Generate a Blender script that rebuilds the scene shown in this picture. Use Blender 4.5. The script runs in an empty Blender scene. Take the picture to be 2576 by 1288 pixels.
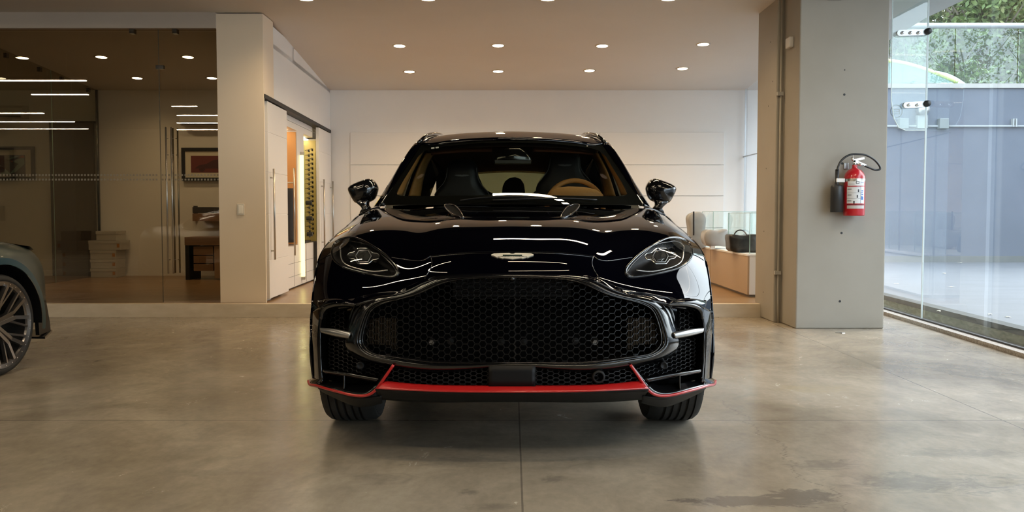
import bpy, bmesh, math, random
import numpy as np
from mathutils import Vector, Matrix, Euler
from mathutils.bvhtree import BVHTree
random.seed(7); np.random.seed(7)
S = bpy.context.scene
COL = S.collection
# ---------------------------------------------------------------- camera
F = 2240.0; CXP = 1288.0; CYP = 644.0; HZ = 537.0; CAMH = 1.12
PITCH = math.atan((CYP-HZ)/F)
cam_d = bpy.data.cameras.new('camera'); cam = bpy.data.objects.new('camera', cam_d); COL.objects.link(cam)
cam.location = (0, 0, CAMH); cam.rotation_euler = (math.pi/2-PITCH, 0, 0)
cam_d.sensor_width = 36; cam_d.lens = 36*F/2576; cam_d.clip_start = .05; cam_d.clip_end = 300
S.camera = cam
# ---------------------------------------------------------------- world, exposure, daylight
S.view_settings.view_transform = 'Standard'; S.view_settings.look = 'None'
S.view_settings.gamma = 1; S.view_settings.exposure = 0.28; S.view_settings.use_curve_mapping = False
S.cycles.use_denoising = True
S.cycles.max_bounces = 10; S.cycles.transparent_max_bounces = 16; S.cycles.glossy_bounces = 6
S.cycles.diffuse_bounces = 5; S.cycles.sample_clamp_indirect = 8; S.cycles.caustics_reflective = False; S.cycles.caustics_refractive = False
W = bpy.data.worlds.new('world'); S.world = W; W.use_nodes = True
wn = W.node_tree.nodes; wl = W.node_tree.links; wn.clear()
wo = wn.new('ShaderNodeOutputWorld'); wb = wn.new('ShaderNodeBackground')
sk = wn.new('ShaderNodeTexSky'); sk.sky_type = 'NISHITA'; sk.sun_disc = False; sk.sun_elevation = math.radians(48); sk.sun_rotation = math.radians(60); sk.air_density = 1.0; sk.dust_density = 4.0
mxw = wn.new('ShaderNodeMix'); mxw.data_type = 'RGBA'; mxw.inputs[0].default_value = .75
wl.new(sk.outputs[0], mxw.inputs[6]); mxw.inputs[7].default_value = (5.2, 5.85, 6.5, 1)
wl.new(mxw.outputs[2], wb.inputs[0]); wb.inputs[1].default_value = 0.88; wl.new(wb.outputs[0], wo.inputs[0])
GX0, GSL = 4.08, .05                         # the glass wall: X = GX0 + GSL*(Y-7.1)
def gx(Y): return GX0+GSL*(Y-7.1)
pd = bpy.data.lights.new('daylight_portal', 'AREA'); pd.shape = 'RECTANGLE'; pd.size = 16; pd.size_y = 3.4; pd.cycles.is_portal = True
po = bpy.data.objects.new('daylight_portal', pd); COL.objects.link(po)
po.location = (gx(2.5)+.05, 2.5, 1.8); po.rotation_euler = (0, math.pi/2, -math.atan(GSL)); 
# rotate the portal so that its length follows Y
po.rotation_euler = Matrix(((0, 0, -1), (1, 0, 0), (0, -1, 0))).to_euler()
pd2 = bpy.data.lights.new('back_portal', 'AREA'); pd2.shape = 'RECTANGLE'; pd2.size = 4.1; pd2.size_y = 3.1; pd2.cycles.is_portal = True
po2 = bpy.data.objects.new('back_portal', pd2); COL.objects.link(po2); po2.location = (3.72, 11.95, 1.72); po2.rotation_euler = po.rotation_euler
# ---------------------------------------------------------------- projection helpers
cp, sp = math.cos(PITCH), math.sin(PITCH)
def ray(px, py):
    x = (px-CXP)/F; u = (CYP-py)/F
    return Vector((x, cp+u*sp, -sp+u*cp))
def at(px, py, Y):
    r = ray(px, py); k = Y/r.y
    return Vector((r.x*k, Y, CAMH+r.z*k))
def atz(px, py, z):
    r = ray(px, py); k = (z-CAMH)/r.z
    return Vector((r.x*k, r.y*k, z))
def proj(p):
    x, y, z = p[0], p[1], p[2]-CAMH
    d = y*cp-z*sp; u = y*sp+z*cp
    return (CXP+F*x/d, CYP-F*u/d)
def zat(py, Y): return at(CXP, py, Y).z
# ---------------------------------------------------------------- materials
def mat(name, col=(.8, .8, .8), rough=.5, metal=0, coat=0, spec=.5, emis=None, es=0, coat_r=.03, trans=0, sheen=0):
    m = bpy.data.materials.new(name); m.use_nodes = True
    b = m.node_tree.nodes['Principled BSDF']
    b.inputs['Base Color'].default_value = (*col, 1); b.inputs['Roughness'].default_value = rough
    b.inputs['Metallic'].default_value = metal; b.inputs['Coat Weight'].default_value = coat
    b.inputs['Coat Roughness'].default_value = coat_r; b.inputs['Specular IOR Level'].default_value = spec
    if emis: b.inputs['Emission Color'].default_value = (*emis, 1); b.inputs['Emission Strength'].default_value = es
    return m
def N(m, t, **k):
    n = m.node_tree.nodes.new(t)
    for a, v in k.items(): setattr(n, a, v)
    return n
def noisy(name, c1, c2, scale=3, rough=.5, detail=6, bump=0, stretch=(1, 1, 1), metal=0, spec=.5, coat=0, dist=0):
    m = mat(name, c1, rough, metal, coat, spec); L = m.node_tree.links; b = m.node_tree.nodes['Principled BSDF']
    tc = N(m, 'ShaderNodeTexCoord'); mp = N(m, 'ShaderNodeMapping'); mp.inputs['Scale'].default_value = stretch
    nz = N(m, 'ShaderNodeTexNoise'); nz.inputs['Scale'].default_value = scale; nz.inputs['Detail'].default_value = detail; nz.inputs['Distortion'].default_value = dist
    cr = N(m, 'ShaderNodeValToRGB'); cr.color_ramp.elements[0].position = .3; cr.color_ramp.elements[1].position = .7
    cr.color_ramp.elements[0].color = (*c1, 1); cr.color_ramp.elements[1].color = (*c2, 1)
    L.new(tc.outputs['Object'], mp.inputs[0]); L.new(mp.outputs[0], nz.inputs['Vector']); L.new(nz.outputs['Fac'], cr.inputs[0]); L.new(cr.outputs[0], b.inputs['Base Color'])
    if bump:
        bp = N(m, 'ShaderNodeBump'); bp.inputs['Strength'].default_value = bump; bp.inputs['Distance'].default_value = .01
        L.new(nz.outputs['Fac'], bp.inputs['Height']); L.new(bp.outputs[0], b.inputs['Normal'])
    return m
def glassmat(name, tint=(1, 1, 1), f0=.08, rough=0.0, haze=None, hz=0):
    m = bpy.data.materials.new(name); m.use_nodes = True; t = m.node_tree; t.nodes.clear(); L = t.links
    o = N(m, 'ShaderNodeOutputMaterial'); mx = N(m, 'ShaderNodeMixShader'); tr = N(m, 'ShaderNodeBsdfTransparent'); gl = N(m, 'ShaderNodeBsdfGlossy')
    tr.inputs[0].default_value = (*tint, 1); gl.inputs['Roughness'].default_value = rough; gl.inputs['Color'].default_value = (1, 1, 1, 1)
    lw = N(m, 'ShaderNodeLayerWeight'); lw.inputs[0].default_value = .5
    p = N(m, 'ShaderNodeMath', operation='POWER'); p.inputs[1].default_value = 5
    ma = N(m, 'ShaderNodeMath', operation='MULTIPLY_ADD'); ma.inputs[1].default_value = 1-f0; ma.inputs[2].default_value = f0
    L.new(lw.outputs['Facing'], p.inputs[0]); L.new(p.outputs[0], ma.inputs[0]); L.new(ma.outputs[0], mx.inputs[0])
    src = tr.outputs[0]
    if haze:
        df = N(m, 'ShaderNodeBsdfDiffuse'); df.inputs[0].default_value = (*haze, 1); m2 = N(m, 'ShaderNodeMixShader'); m2.inputs[0].default_value = hz
        L.new(tr.outputs[0], m2.inputs[1]); L.new(df.outputs[0], m2.inputs[2]); src = m2.outputs[0]
    L.new(src, mx.inputs[1]); L.new(gl.outputs[0], mx.inputs[2]); L.new(mx.outputs[0], o.inputs[0])
    return m
M = {}
M['paint'] = mat('midnight_paint', (.0006, .0006, .0019), .5, 0, 1, .0, coat_r=.012)
M['gloss'] = mat('gloss_black', (.004, .004, .0045), .12, 0, .6)
M['satin'] = mat('satin_black', (.005, .005, .0055), .45, spec=.25)
M['plastic'] = mat('black_plastic', (.010, .010, .0105), .5, spec=.3)
M['void'] = mat('matte_black', (.003, .003, .003), .9, spec=.1)
M['mesh'] = mat('mesh_black', (.007, .007, .007), .28, 0, .1)
M['meshlow'] = mat('mesh_grey', (.012, .012, .0125), .35, spec=.35)
M['chrome'] = mat('chrome', (.8, .79, .76), .12, 1)
M['darkchrome'] = mat('dark_chrome', (.22, .22, .22), .15, 1)
M['silver'] = mat('silver_satin', (.42, .42, .42), .3, .9)
M['red'] = mat('red_gloss', (.42, .012, .012), .3, 0, .5)
M['tyre'] = noisy('tyre_rubber', (.014, .014, .013), (.026, .025, .023), 30, .72)
M['rimdark'] = mat('rim_dark', (.12, .115, .11), .22, .95)
M['tan'] = noisy('tan_leather', (.46, .22, .06), (.50, .25, .075), 60, .55)
M['brown'] = mat('brown_trim', (.16, .055, .02), .6)
M['navy'] = noisy('navy_leather', (.006, .007, .011), (.010, .012, .018), 60, .5)
M['headliner'] = mat('headliner', (.07, .03, .015), .9)
M['white'] = noisy('white_wall_paint', (.80, .79, .77), (.82, .81, .79), 2, .6)
M['warmwall'] = noisy('warm_lit_wall_paint', (.76, .65, .51), (.79, .68, .54), 1.5, .6)  # warm lamplight on the pillar is put into this wall colour
M['ceil'] = noisy('ceiling_paint', (.66, .63, .59), (.69, .66, .62), 1, .75)
M['darkceil'] = mat('dark_ceiling', (.008, .008, .008), .9, spec=.1)
M['panel'] = mat('white_panel', (.80, .78, .75), .4)
M['black'] = mat('black', (.01, .01, .01), .5)
M['steel'] = mat('brushed_steel', (.5, .48, .44), .3, 1)
M['glass'] = glassmat('clear_glass', (.93, .97, .95), .08)
M['oglass'] = glassmat('dimmed_office_glass', (.62, .57, .46), .09)  # brown tint puts the office's dim warm light into the glass
M['wglass'] = glassmat('wall_glass', (.90, .95, .95), .06, haze=(.75, .85, .9), hz=.06)
M['fglass'] = glassmat('fin_glass', (.86, .95, .92), .07, haze=(.7, .85, .85), hz=.1)
M['cglass'] = glassmat('case_glass', (.93, .98, .97), .06)
M['shield'] = glassmat('windscreen_glass', (.66, .68, .62), .035)
M['rearglass'] = glassmat('rear_glass', (.20, .23, .15), .06)
M['sideglass'] = glassmat('side_glass', (.22, .23, .20), .06)
M['lens'] = glassmat('lamp_lens', (.93, .93, .93), .05)
M['edge'] = mat('glass_edge', (.35, .52, .47), .2)
M['wood'] = None
# ---------------------------------------------------------------- object helpers
def link(o, parent=None):
    COL.objects.link(o)
    if parent is not None:
        o.parent = parent
        bpy.context.view_layer.update() if False else None
    return o
def tag(o, label=None, cat=None, group=None, kind=None):
    if label: o['label'] = label
    if cat: o['category'] = cat
    if group: o['group'] = group
    if kind: o['kind'] = kind
    return o
def empty(name, loc=(0, 0, 0), rz=0, label=None, cat=None, group=None):
    o = bpy.data.objects.new(name, None); COL.objects.link(o); o.location = loc; o.rotation_euler = (0, 0, rz); o.empty_display_size = .1
    tag(o, label, cat, group); return o
def wmat(o):
    m = Matrix.Translation(o.location) @ o.rotation_euler.to_matrix().to_4x4()
    return wmat(o.parent) @ m if o.parent is not None else m
def mesh(name, V, Fc, m, parent=None, smooth=False, mats=None, idx=None, solid=0, soff=-1, world=True, bevel=0, sub=0):
    """V are world coordinates when parent is at an offset and world=True."""
    me = bpy.data.meshes.new(name)
    V = [Vector(v) for v in V]
    if parent is not None and world:
        inv = wmat(parent).inverted()
        V = [inv @ v for v in V]
    me.from_pydata([tuple(v) for v in V], [], [tuple(f) for f in Fc]); me.update()
    bm = bmesh.new(); bm.from_mesh(me); bmesh.ops.recalc_face_normals(bm, faces=bm.faces) if not solid and smooth != 'keep' else None; bm.to_mesh(me); bm.free()
    if mats:
        for q in mats: me.materials.append(q)
        if idx is not None:
            for i, p in enumerate(me.polygons): p.material_index = idx[i]
    else: me.materials.append(m)
    if smooth:
        for p in me.polygons: p.use_smooth = True
    o = bpy.data.objects.new(name, me); link(o, parent)
    if solid:
        md = o.modifiers.new('s', 'SOLIDIFY'); md.thickness = solid; md.offset = soff
    if bevel:
        md = o.modifiers.new('b', 'BEVEL'); md.width = bevel; md.segments = 2; md.limit_method = 'ANGLE'
        if smooth is False:
            pass
    if sub:
        md = o.modifiers.new('u', 'SUBSURF'); md.levels = sub; md.render_levels = sub
    return o
class MB:
    def __init__(s): s.V = []; s.F = []; s.I = []
    def add(s, V, Fc, i=0):
        b = len(s.V); s.V += [Vector(v) for v in V]; s.F += [tuple(b+k for k in f) for f in Fc]; s.I += [i]*len(Fc); return s
    def box(s, x0, x1, y0, y1, z0, z1, i=0):
        V = [(x, y, z) for x in (x0, x1) for y in (y0, y1) for z in (z0, z1)]
        return s.add(V, [(0, 1, 3, 2), (4, 6, 7, 5), (0, 4, 5, 1), (2, 3, 7, 6), (0, 2, 6, 4), (1, 5, 7, 3)], i)
    def bar(s, a, b, w, h=None, up=Vector((0, 1, 0)), i=0):
        a = Vector(a); b = Vector(b); d = (b-a).normalized(); h = h or w
        u = d.cross(up); u = u.normalized() if u.length > 1e-6 else Vector((1, 0, 0)); v = d.cross(u)
        V = [p+u*(sx*w/2)+v*(sy*h/2) for p in (a, b) for sx, sy in ((-1, -1), (1, -1), (1, 1), (-1, 1))]
        return s.add(V, [(0, 1, 2, 3), (7, 6, 5, 4), (0, 4, 5, 1), (1, 5, 6, 2), (2, 6, 7, 3), (3, 7, 4, 0)], i)
    def tube(s, P, r, n=10, closed=False, i=0, caps=True):
        P = [Vector(p) for p in P]; m = len(P); R = r if isinstance(r, (list, tuple)) else [r]*m
        b = len(s.V); up = Vector((0, 0, 1)); prev = None
        for k in range(m):
            if closed: d = P[(k+1) % m]-P[k-1]
            else: d = P[min(k+1, m-1)]-P[max(k-1, 0)]
            d = d.normalized() if d.length > 1e-9 else Vector((0, 1, 0))
            if prev is None: u = d.cross(up); u = u if u.length > .05 else d.cross(Vector((1, 0, 0)))
            else: u = prev-d*prev.dot(d)
            u.normalize(); prev = u; v = d.cross(u)
            for j in range(n):
                a = 2*math.pi*j/n; s.V.append(P[k]+u*(math.cos(a)*R[k])+v*(math.sin(a)*R[k]))
        for k in range(m if closed else m-1):
            for j in range(n):
                q = (k+1) % m
                s.F.append((b+k*n+j, b+k*n+(j+1) % n, b+q*n+(j+1) % n, b+q*n+j)); s.I.append(i)
        if not closed and caps:
            s.F.append(tuple(b+j for j in range(n))[::-1]); s.F.append(tuple(b+(m-1)*n+j for j in range(n))); s.I += [i, i]
        return s
    def lathe(s, prof, origin=(0, 0, 0), axis='z', n=32, i=0, a0=0, a1=2*math.pi):
        o = Vector(origin); b = len(s.V); full = abs(a1-a0-2*math.pi) < 1e-6; nn = n if full else n+1
        for (r, h) in prof:
            for j in range(nn):
                a = a0+(a1-a0)*j/n; c, q = math.cos(a)*r, math.sin(a)*r
                s.V.append(o+(Vector((c, q, h)) if axis == 'z' else Vector((h, c, q)) if axis == 'x' else Vector((c, h, q))))
        for k in range(len(prof)-1):
            for j in range(n if full else n):
                q = (j+1) % nn
                s.F.append((b+k*nn+j, b+k*nn+q, b+(k+1)*nn+q, b+(k+1)*nn+j)); s.I.append(i)
        return s
    def disc(s, c, r, axis='z', n=24, i=0):
        c = Vector(c); V = []
        for j in range(n):
            a = 2*math.pi*j/n; x, y = r*math.cos(a), r*math.sin(a)
            V.append(c+(Vector((x, y, 0)) if axis == 'z' else Vector((0, x, y)) if axis == 'x' else Vector((x, 0, y))))
        return s.add(V, [tuple(range(n))], i)
    def grid(s, G, closed_u=False, i=0):
        r, c = len(G), len(G[0]); b = len(s.V)
        for row in G: s.V += [Vector(p) for p in row]
        for a in range(r-1):
            for k in range(c if closed_u else c-1):
                q = (k+1) % c
                s.F.append((b+a*c+k, b+a*c+q, b+(a+1)*c+q, b+(a+1)*c+k)); s.I.append(i)
        return s
    def build(s, name, m, parent=None, **k):
        if isinstance(m, (list, tuple)): return mesh(name, s.V, s.F, None, parent, mats=m, idx=s.I, **k)
        return mesh(name, s.V, s.F, m, parent, **k)
def bevelled(o, w=.005, seg=2):
    md = o.modifiers.new('b', 'BEVEL'); md.width = w; md.segments = seg; md.limit_method = 'ANGLE'; return o
# splines
def nat(t, P, T):
    """natural cubic through P at t, sampled at T"""
    t = np.asarray(t, float); P = np.asarray(P, float); T = np.asarray(T, float); n = len(t)
    if n == 2: return P[0]+(P[1]-P[0])*((T-t[0])/(t[1]-t[0]))[:, None]
    h = np.diff(t); A = np.zeros((n, n)); B = np.zeros_like(P); A[0, 0] = A[-1, -1] = 1
    for k in range(1, n-1):
        A[k, k-1] = h[k-1]; A[k, k] = 2*(h[k-1]+h[k]); A[k, k+1] = h[k]
        B[k] = 6*((P[k+1]-P[k])/h[k]-(P[k]-P[k-1])/h[k-1])
    m2 = np.linalg.solve(A, B); k = np.clip(np.searchsorted(t, T, side='right')-1, 0, n-2)
    a = (t[k+1]-T)/h[k]; b = (T-t[k])/h[k]
    return a[:, None]*P[k]+b[:, None]*P[k+1]+((a**3-a)[:, None]*m2[k]+(b**3-b)[:, None]*m2[k+1])*(h[k]**2)[:, None]/6
def chord(P):
    P = np.asarray(P, float); d = np.sqrt(((P[1:]-P[:-1])**2).sum(1))**.5 if False else np.sqrt(((P[1:]-P[:-1])**2).sum(1))
    return np.concatenate([[0], np.cumsum(np.maximum(d, 1e-6))])
def resample(P, n, closed=False, smooth=True):
    P = [tuple(p) for p in P]
    if closed: k = 3; Q = P[-k:]+P+P[:k+1]; t = chord(Q); T = np.linspace(t[k], t[k+len(P)], n, endpoint=False)
    else: Q = P; t = chord(Q); T = np.linspace(0, t[-1], n)
    if smooth: R = nat(t, Q, T)
    else: R = np.stack([np.interp(T, t, np.asarray(Q, float)[:, j]) for j in range(len(Q[0]))], 1)
    return R
def byparam(P, T):
    """same control index = same parameter (keeps columns aligned)"""
    return nat(np.arange(len(P)), P, T)
def mirror(P):
    """half curve from centre outwards -> full curve"""
    P = [tuple(p) for p in P]
    L = [(-p[0], *p[1:]) for p in P[::-1]]
    return L+(P[1:] if abs(P[0][0]) < .004 else P)
def mirpx(P): return [(2*CXP-p[0], *p[1:]) for p in P]
def loft(rows, nu, nv, full=True):
    """rows: control rows (world points, centre outwards). Returns grid nv x nu."""
    R = [mirror([(0.0, *r[0][1:])]+list(r[1:])) if full else r for r in rows]
    c = len(R[0]); T = np.linspace(0, c-1, nu)
    A = np.array([byparam(r, T) for r in R])            # rows x nu x 3
    t = np.concatenate([[0], np.cumsum(np.sqrt(((A[1:]-A[:-1])**2).sum(2)).mean(1))])
    TT = np.linspace(0, t[-1], nv)
    G = nat(t, A.reshape(len(R), -1), TT).reshape(nv, nu, 3)
    return G
def inpoly(x, y, P):
    c = False; n = len(P); j = n-1
    for i in range(n):
        xi, yi = P[i][0], P[i][1]; xj, yj = P[j][0], P[j][1]
        if (yi > y) != (yj > y) and x < (xj-xi)*(y-yi)/(yj-yi)+xi: c = not c
        j = i
    return c
def ribbon(name, A, B, m, parent=None, n=60, rows=6, bulge=0, closed=False, solid=0, dirv=Vector((0, -1, 0)), smooth=True):
    a = resample(A, n, closed); b = resample(B, n, closed); G = []
    for k in range(rows+1):
        t = k/rows; q = a*(1-t)+b*t+np.array(dirv)*(bulge*math.sin(math.pi*t)); G.append(q)
    return MB().grid(G, closed).build(name, m, parent, smooth=smooth, solid=solid, soff=0)
def inflate(outline, prof, centre=None, mb=None, axis=Vector((0, 1, 0)), i=0, cap=True):
    """outline: world points; prof: (scale, shift along axis)"""
    mb = mb or MB(); O = [Vector(p) for p in outline]; c = Vector(centre) if centre else sum(O, Vector())/len(O)
    mb.grid([[c+(p-c)*s+axis*d for p in O] for s, d in prof], True, i)
    n = len(O)
    if cap:
        b = len(mb.V)-n; mb.F.append(tuple(range(b, b+n))); mb.I.append(i)
        b2 = len(mb.V)-n*len(prof); mb.F.append(tuple(range(b2, b2+n))[::-1]); mb.I.append(i)
    return mb
def snap(mb, removed, fn):
    """move the vertices shared by kept and removed faces onto a curve"""
    kv = set(k for f in mb.F for k in f); rv = set(k for f in removed for k in f)
    for k in kv & rv: mb.V[k] = fn(mb.V[k])
def copy_tree(o, parent=None):
    c = o.copy(); COL.objects.link(c)
    if parent is not None: c.parent = parent
    for ch in list(o.children): copy_tree(ch, c)
    return c
def text(name, s, size, m, parent=None, loc=(0, 0, 0), rot=(math.pi/2, 0, 0), ext=.0005):
    cu = bpy.data.curves.new(name, 'FONT'); cu.body = s; cu.size = size; cu.extrude = ext; cu.align_x = 'CENTER'; cu.align_y = 'CENTER'; cu.materials.append(m)
    o = bpy.data.objects.new(name, cu); link(o, parent)
    m = Matrix.Translation(loc) @ (rot.to_4x4() if isinstance(rot, Matrix) else Matrix(Euler(rot).to_matrix().to_4x4()))
    if parent is not None: m = wmat(parent).inverted() @ m
    bpy.context.view_layer.update()
    me = bpy.data.meshes.new_from_object(o.evaluated_get(bpy.context.evaluated_depsgraph_get())); me.transform(m)
    bpy.data.objects.remove(o); o = bpy.data.objects.new(name, me); link(o, parent); return o
# ================================================================= THE ROOM
def struct(name, mb, m, **k):
    o = mb.build(name, m, **k); o['kind'] = 'structure'; return o
# ---- polished concrete floor
fm = mat('polished_concrete', (.3, .28, .25), .3, 0, 0, .5); L = fm.node_tree.links; B = fm.node_tree.nodes['Principled BSDF']
tc = N(fm, 'ShaderNodeTexCoord'); sx = N(fm, 'ShaderNodeSeparateXYZ'); L.new(tc.outputs['Object'], sx.inputs[0])
def fmath(m, op, a, b=None, c=None, clamp=False):
    n = N(m, 'ShaderNodeMath', operation=op); n.use_clamp = clamp
    for i, v in enumerate((a, b, c)):
        if v is None: continue
        if isinstance(v, (int, float)): n.inputs[i].default_value = v
        else: m.node_tree.links.new(v, n.inputs[i])
    return n.outputs[0]
def fnoise(m, vec, scale, detail=6, dist=0, stretch=None, rough=.6):
    n = N(m, 'ShaderNodeTexNoise'); n.inputs['Scale'].default_value = scale; n.inputs['Detail'].default_value = detail; n.inputs['Distortion'].default_value = dist; n.inputs['Roughness'].default_value = rough
    if stretch:
        mp = N(m, 'ShaderNodeMapping'); mp.inputs['Scale'].default_value = stretch; m.node_tree.links.new(vec, mp.inputs[0]); vec = mp.outputs[0]
    m.node_tree.links.new(vec, n.inputs['Vector']); return n.outputs['Fac']
def framp(m, f, stops):
    r = N(m, 'ShaderNodeValToRGB'); e = r.color_ramp.elements
    while len(e) < len(stops): e.new(.5)
    for k, (p, c) in enumerate(stops): e[k].position = p; e[k].color = (*c, 1) if not isinstance(c, (int, float)) else (c, c, c, 1)
    m.node_tree.links.new(f, r.inputs[0]); return r.outputs[0]
def fmix(m, f, a, b, mode='MIX'):
    n = N(m, 'ShaderNodeMix', data_type='RGBA', blend_type=mode); 
    for i, v in ((0, f), (6, a), (7, b)):
        if isinstance(v, (int, float)): n.inputs[i].default_value = v
        elif isinstance(v, tuple): n.inputs[i].default_value = (*v, 1)
        else: m.node_tree.links.new(v, n.inputs[i])
    return n.outputs[2]
V0 = tc.outputs['Object']
n1 = fnoise(fm, V0, .7, 9, .8, (1, .8, 1), .62); n2 = fnoise(fm, V0, 3.2, 9, 1.0, (1, .75, 1), .68); n3 = fnoise(fm, V0, 30, 5, 0, (1, .6, 1))
c = framp(fm, n1, [(.32, (.20, .168, .125)), (.5, (.30, .258, .20)), (.68, (.42, .37, .30))])
c = fmix(fm, .55, c, framp(fm, n2, [(.28, (.38, .38, .38)), (.5, (.5, .5, .5)), (.74, (.61, .605, .59))]), 'OVERLAY')
c = fmix(fm, .18, c, framp(fm, n3, [(.3, .3), (.7, .7)]), 'OVERLAY')
X, Y = sx.outputs[0], sx.outputs[1]
wob = fnoise(fm, V0, 1.2, 2)
def seam(v, p, w=.0045): return fmath(fm, 'LESS_THAN', fmath(fm, 'ABSOLUTE', fmath(fm, 'SUBTRACT', v, p)), w)
line = None
for v, p, w in ((X, .04, .004), (X, 2.66, .004), (X, 3.56, .003), (Y, 4.78, .005), (Y, 1.5, .004), (Y, 7.18, .0055)):
    q = seam(v, p, w)
    if p == 7.18: q = fmath(fm, 'MULTIPLY', q, fmath(fm, 'GREATER_THAN', X, 2.66))
    line = q if line is None else fmath(fm, 'MAXIMUM', line, q)
# wandering crack by the front tyre and its continuation
cn = fnoise(fm, V0, 2.2, 9, 0, (0.0001, 1, 1), .75)
ck = fmath(fm, 'ADD', fmath(fm, 'MULTIPLY', fmath(fm, 'SUBTRACT', cn, .5), .55), 1.27)
crack = fmath(fm, 'LESS_THAN', fmath(fm, 'ABSOLUTE', fmath(fm, 'SUBTRACT', X, ck)), .0032)
crack = fmath(fm, 'MULTIPLY', crack, fmath(fm, 'LESS_THAN', Y, 5.3))
line = fmath(fm, 'MAXIMUM', line, fmath(fm, 'MULTIPLY', crack, .8))
c = fmix(fm, fmath(fm, 'MULTIPLY', line, .55), c, (.05, .045, .04))
# oil marks and worn patches (each a real stain with a place of its own)
sn = fnoise(fm, V0, 6.5, 8, 1.5, (1, 1.7, 1), .72)
stain = None
def blob(px, py, rx, ry, k, hard=.25):
    p = atz(px, py, 0)
    dx = fmath(fm, 'DIVIDE', fmath(fm, 'SUBTRACT', X, p.x), rx); dy = fmath(fm, 'DIVIDE', fmath(fm, 'SUBTRACT', Y, p.y), ry)
    d = fmath(fm, 'SQRT', fmath(fm, 'ADD', fmath(fm, 'MULTIPLY', dx, dx), fmath(fm, 'MULTIPLY', dy, dy)))
    d = fmath(fm, 'ADD', d, fmath(fm, 'MULTIPLY', fmath(fm, 'SUBTRACT', sn, .5), 3.2))
    return fmath(fm, 'MULTIPLY', fmath(fm, 'DIVIDE', fmath(fm, 'SUBTRACT', 1.0, d), hard, clamp=True), k)
for a in ((1900, 1262, .30, .07, .62, .3), (2010, 1245, .16, .07, .62, .3), (1395, 1205, .06, .06, .38, .6), (1180, 1238, .05, .04, .4, .5), (1130, 1160, .28, .16, .42, 1.2), (960, 1200, .2, .1, .25, 1), (2350, 1215, .45, .16, .5, .7), (2420, 1140, .35, .1, .32, .8), (2080, 1170, .18, .12, .42, .7), (1640, 1090, .25, .12, .3, .8), (1500, 1160, .2, .1, .3, .9), (1240, 1275, .12, .05, .35, .8), (300, 1020, .3, .12, .2, 1), (1700, 1190, .18, .08, .25, .9), (520, 1190, .3, .08, .18, 1)):
    q = blob(*a); stain = q if stain is None else fmath(fm, 'MAXIMUM', stain, q)
c = fmix(fm, stain, c, (.085, .075, .068))
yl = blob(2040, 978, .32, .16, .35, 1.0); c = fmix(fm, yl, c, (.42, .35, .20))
L.new(c, B.inputs['Base Color'])
rr = framp(fm, n2, [(.25, .15), (.75, .30)]); L.new(rr, B.inputs['Roughness'])
bp = N(fm, 'ShaderNodeBump'); bp.inputs['Strength'].default_value = .12; bp.inputs['Distance'].default_value = .004; L.new(n2, bp.inputs['Height']); L.new(bp.outputs[0], B.inputs['Normal'])
M['floor'] = fm
# ---- wood floor
wm = mat('wood_planks', (.3, .2, .1), .28); L = wm.node_tree.links; B = wm.node_tree.nodes['Principled BSDF']
tc = N(wm, 'ShaderNodeTexCoord'); br = N(wm, 'ShaderNodeTexBrick'); br.inputs['Scale'].default_value = 1; br.inputs['Brick Width'].default_value = 1.3; br.inputs['Row Height'].default_value = .13; br.inputs['Mortar Size'].default_value = .0025
br.inputs['Color1'].default_value = (.23, .135, .06, 1); br.inputs['Color2'].default_value = (.28, .17, .08, 1); br.inputs['Mortar'].default_value = (.1, .055, .025, 1); br.offset = .37
L.new(tc.outputs['Object'], br.inputs['Vector'])
wnz = fnoise(wm, tc.outputs['Object'], 3, 6, .5, (1, 14, 1)); L.new(fmix(wm, .3, br.outputs[0], framp(wm, wnz, [(.3, .3), (.7, .7)]), 'OVERLAY'), B.inputs['Base Color'])
M['wood'] = wm
M['step'] = noisy('pale_concrete', (.60, .51, .38), (.70, .61, .48), 5, .5, 8, .1, (1, 1, 3))
colm = noisy('column_paint', (.33, .30, .25), (.36, .33, .28), 2.2, .55, 7, .06)
M['col'] = colm
M['kerb'] = noisy('speckled_kerb', (.22, .19, .16), (.5, .46, .42), 60, .8, 6, .4)
M['moss'] = noisy('mossy_concrete', (.15, .17, .11), (.36, .38, .28), 6, .85, 9, .3, (1, 1, 3), dist=1)
M['patio'] = noisy('patio_concrete', (.095, .105, .12), (.12, .132, .15), 1.4, .55, 8, 0, (1, 3, 1))
M['bluewall'] = noisy('grey_blue_wall', (.085, .103, .135), (.11, .128, .165), 1.1, .7, 7)
M['asphalt'] = noisy('street', (.18, .18, .18), (.24, .24, .23), 6, .9)
# ---- shells
RX0, RY0 = -13.0, -7.0; STEP_Y, WZ = 9.63, .14; BY = 14.0
CZ = 3.29; SL = .0635
def ceilz(Yv): return 3.31-SL*(Yv-9.75)
WX0, WY0 = -2.70, 9.75; WSL = .033
def wx(Yv): return WX0-WSL*(Yv-WY0)
mb = MB(); mb.add([(RX0, RY0, 0), (gx(RY0), RY0, 0), (gx(16), 16, 0), (RX0, 16, 0)], [(0, 1, 2, 3)]); mb.box(RX0, 5, RY0, 16, -.3, -.01)
struct('floor', mb, M['floor'])
mb = MB().box(RX0, 3.95, STEP_Y, BY+.3, -.005, WZ); 
o = struct('floor_wood', mb, M['wood'])
mb = MB().box(RX0, 3.95, STEP_Y-.03, STEP_Y, 0, WZ+.002); mb.box(RX0, 3.95, STEP_Y, STEP_Y+.05, WZ, WZ+.002)
struct('trim_1', mb, M['step'])
CREASE = 10.03
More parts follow.
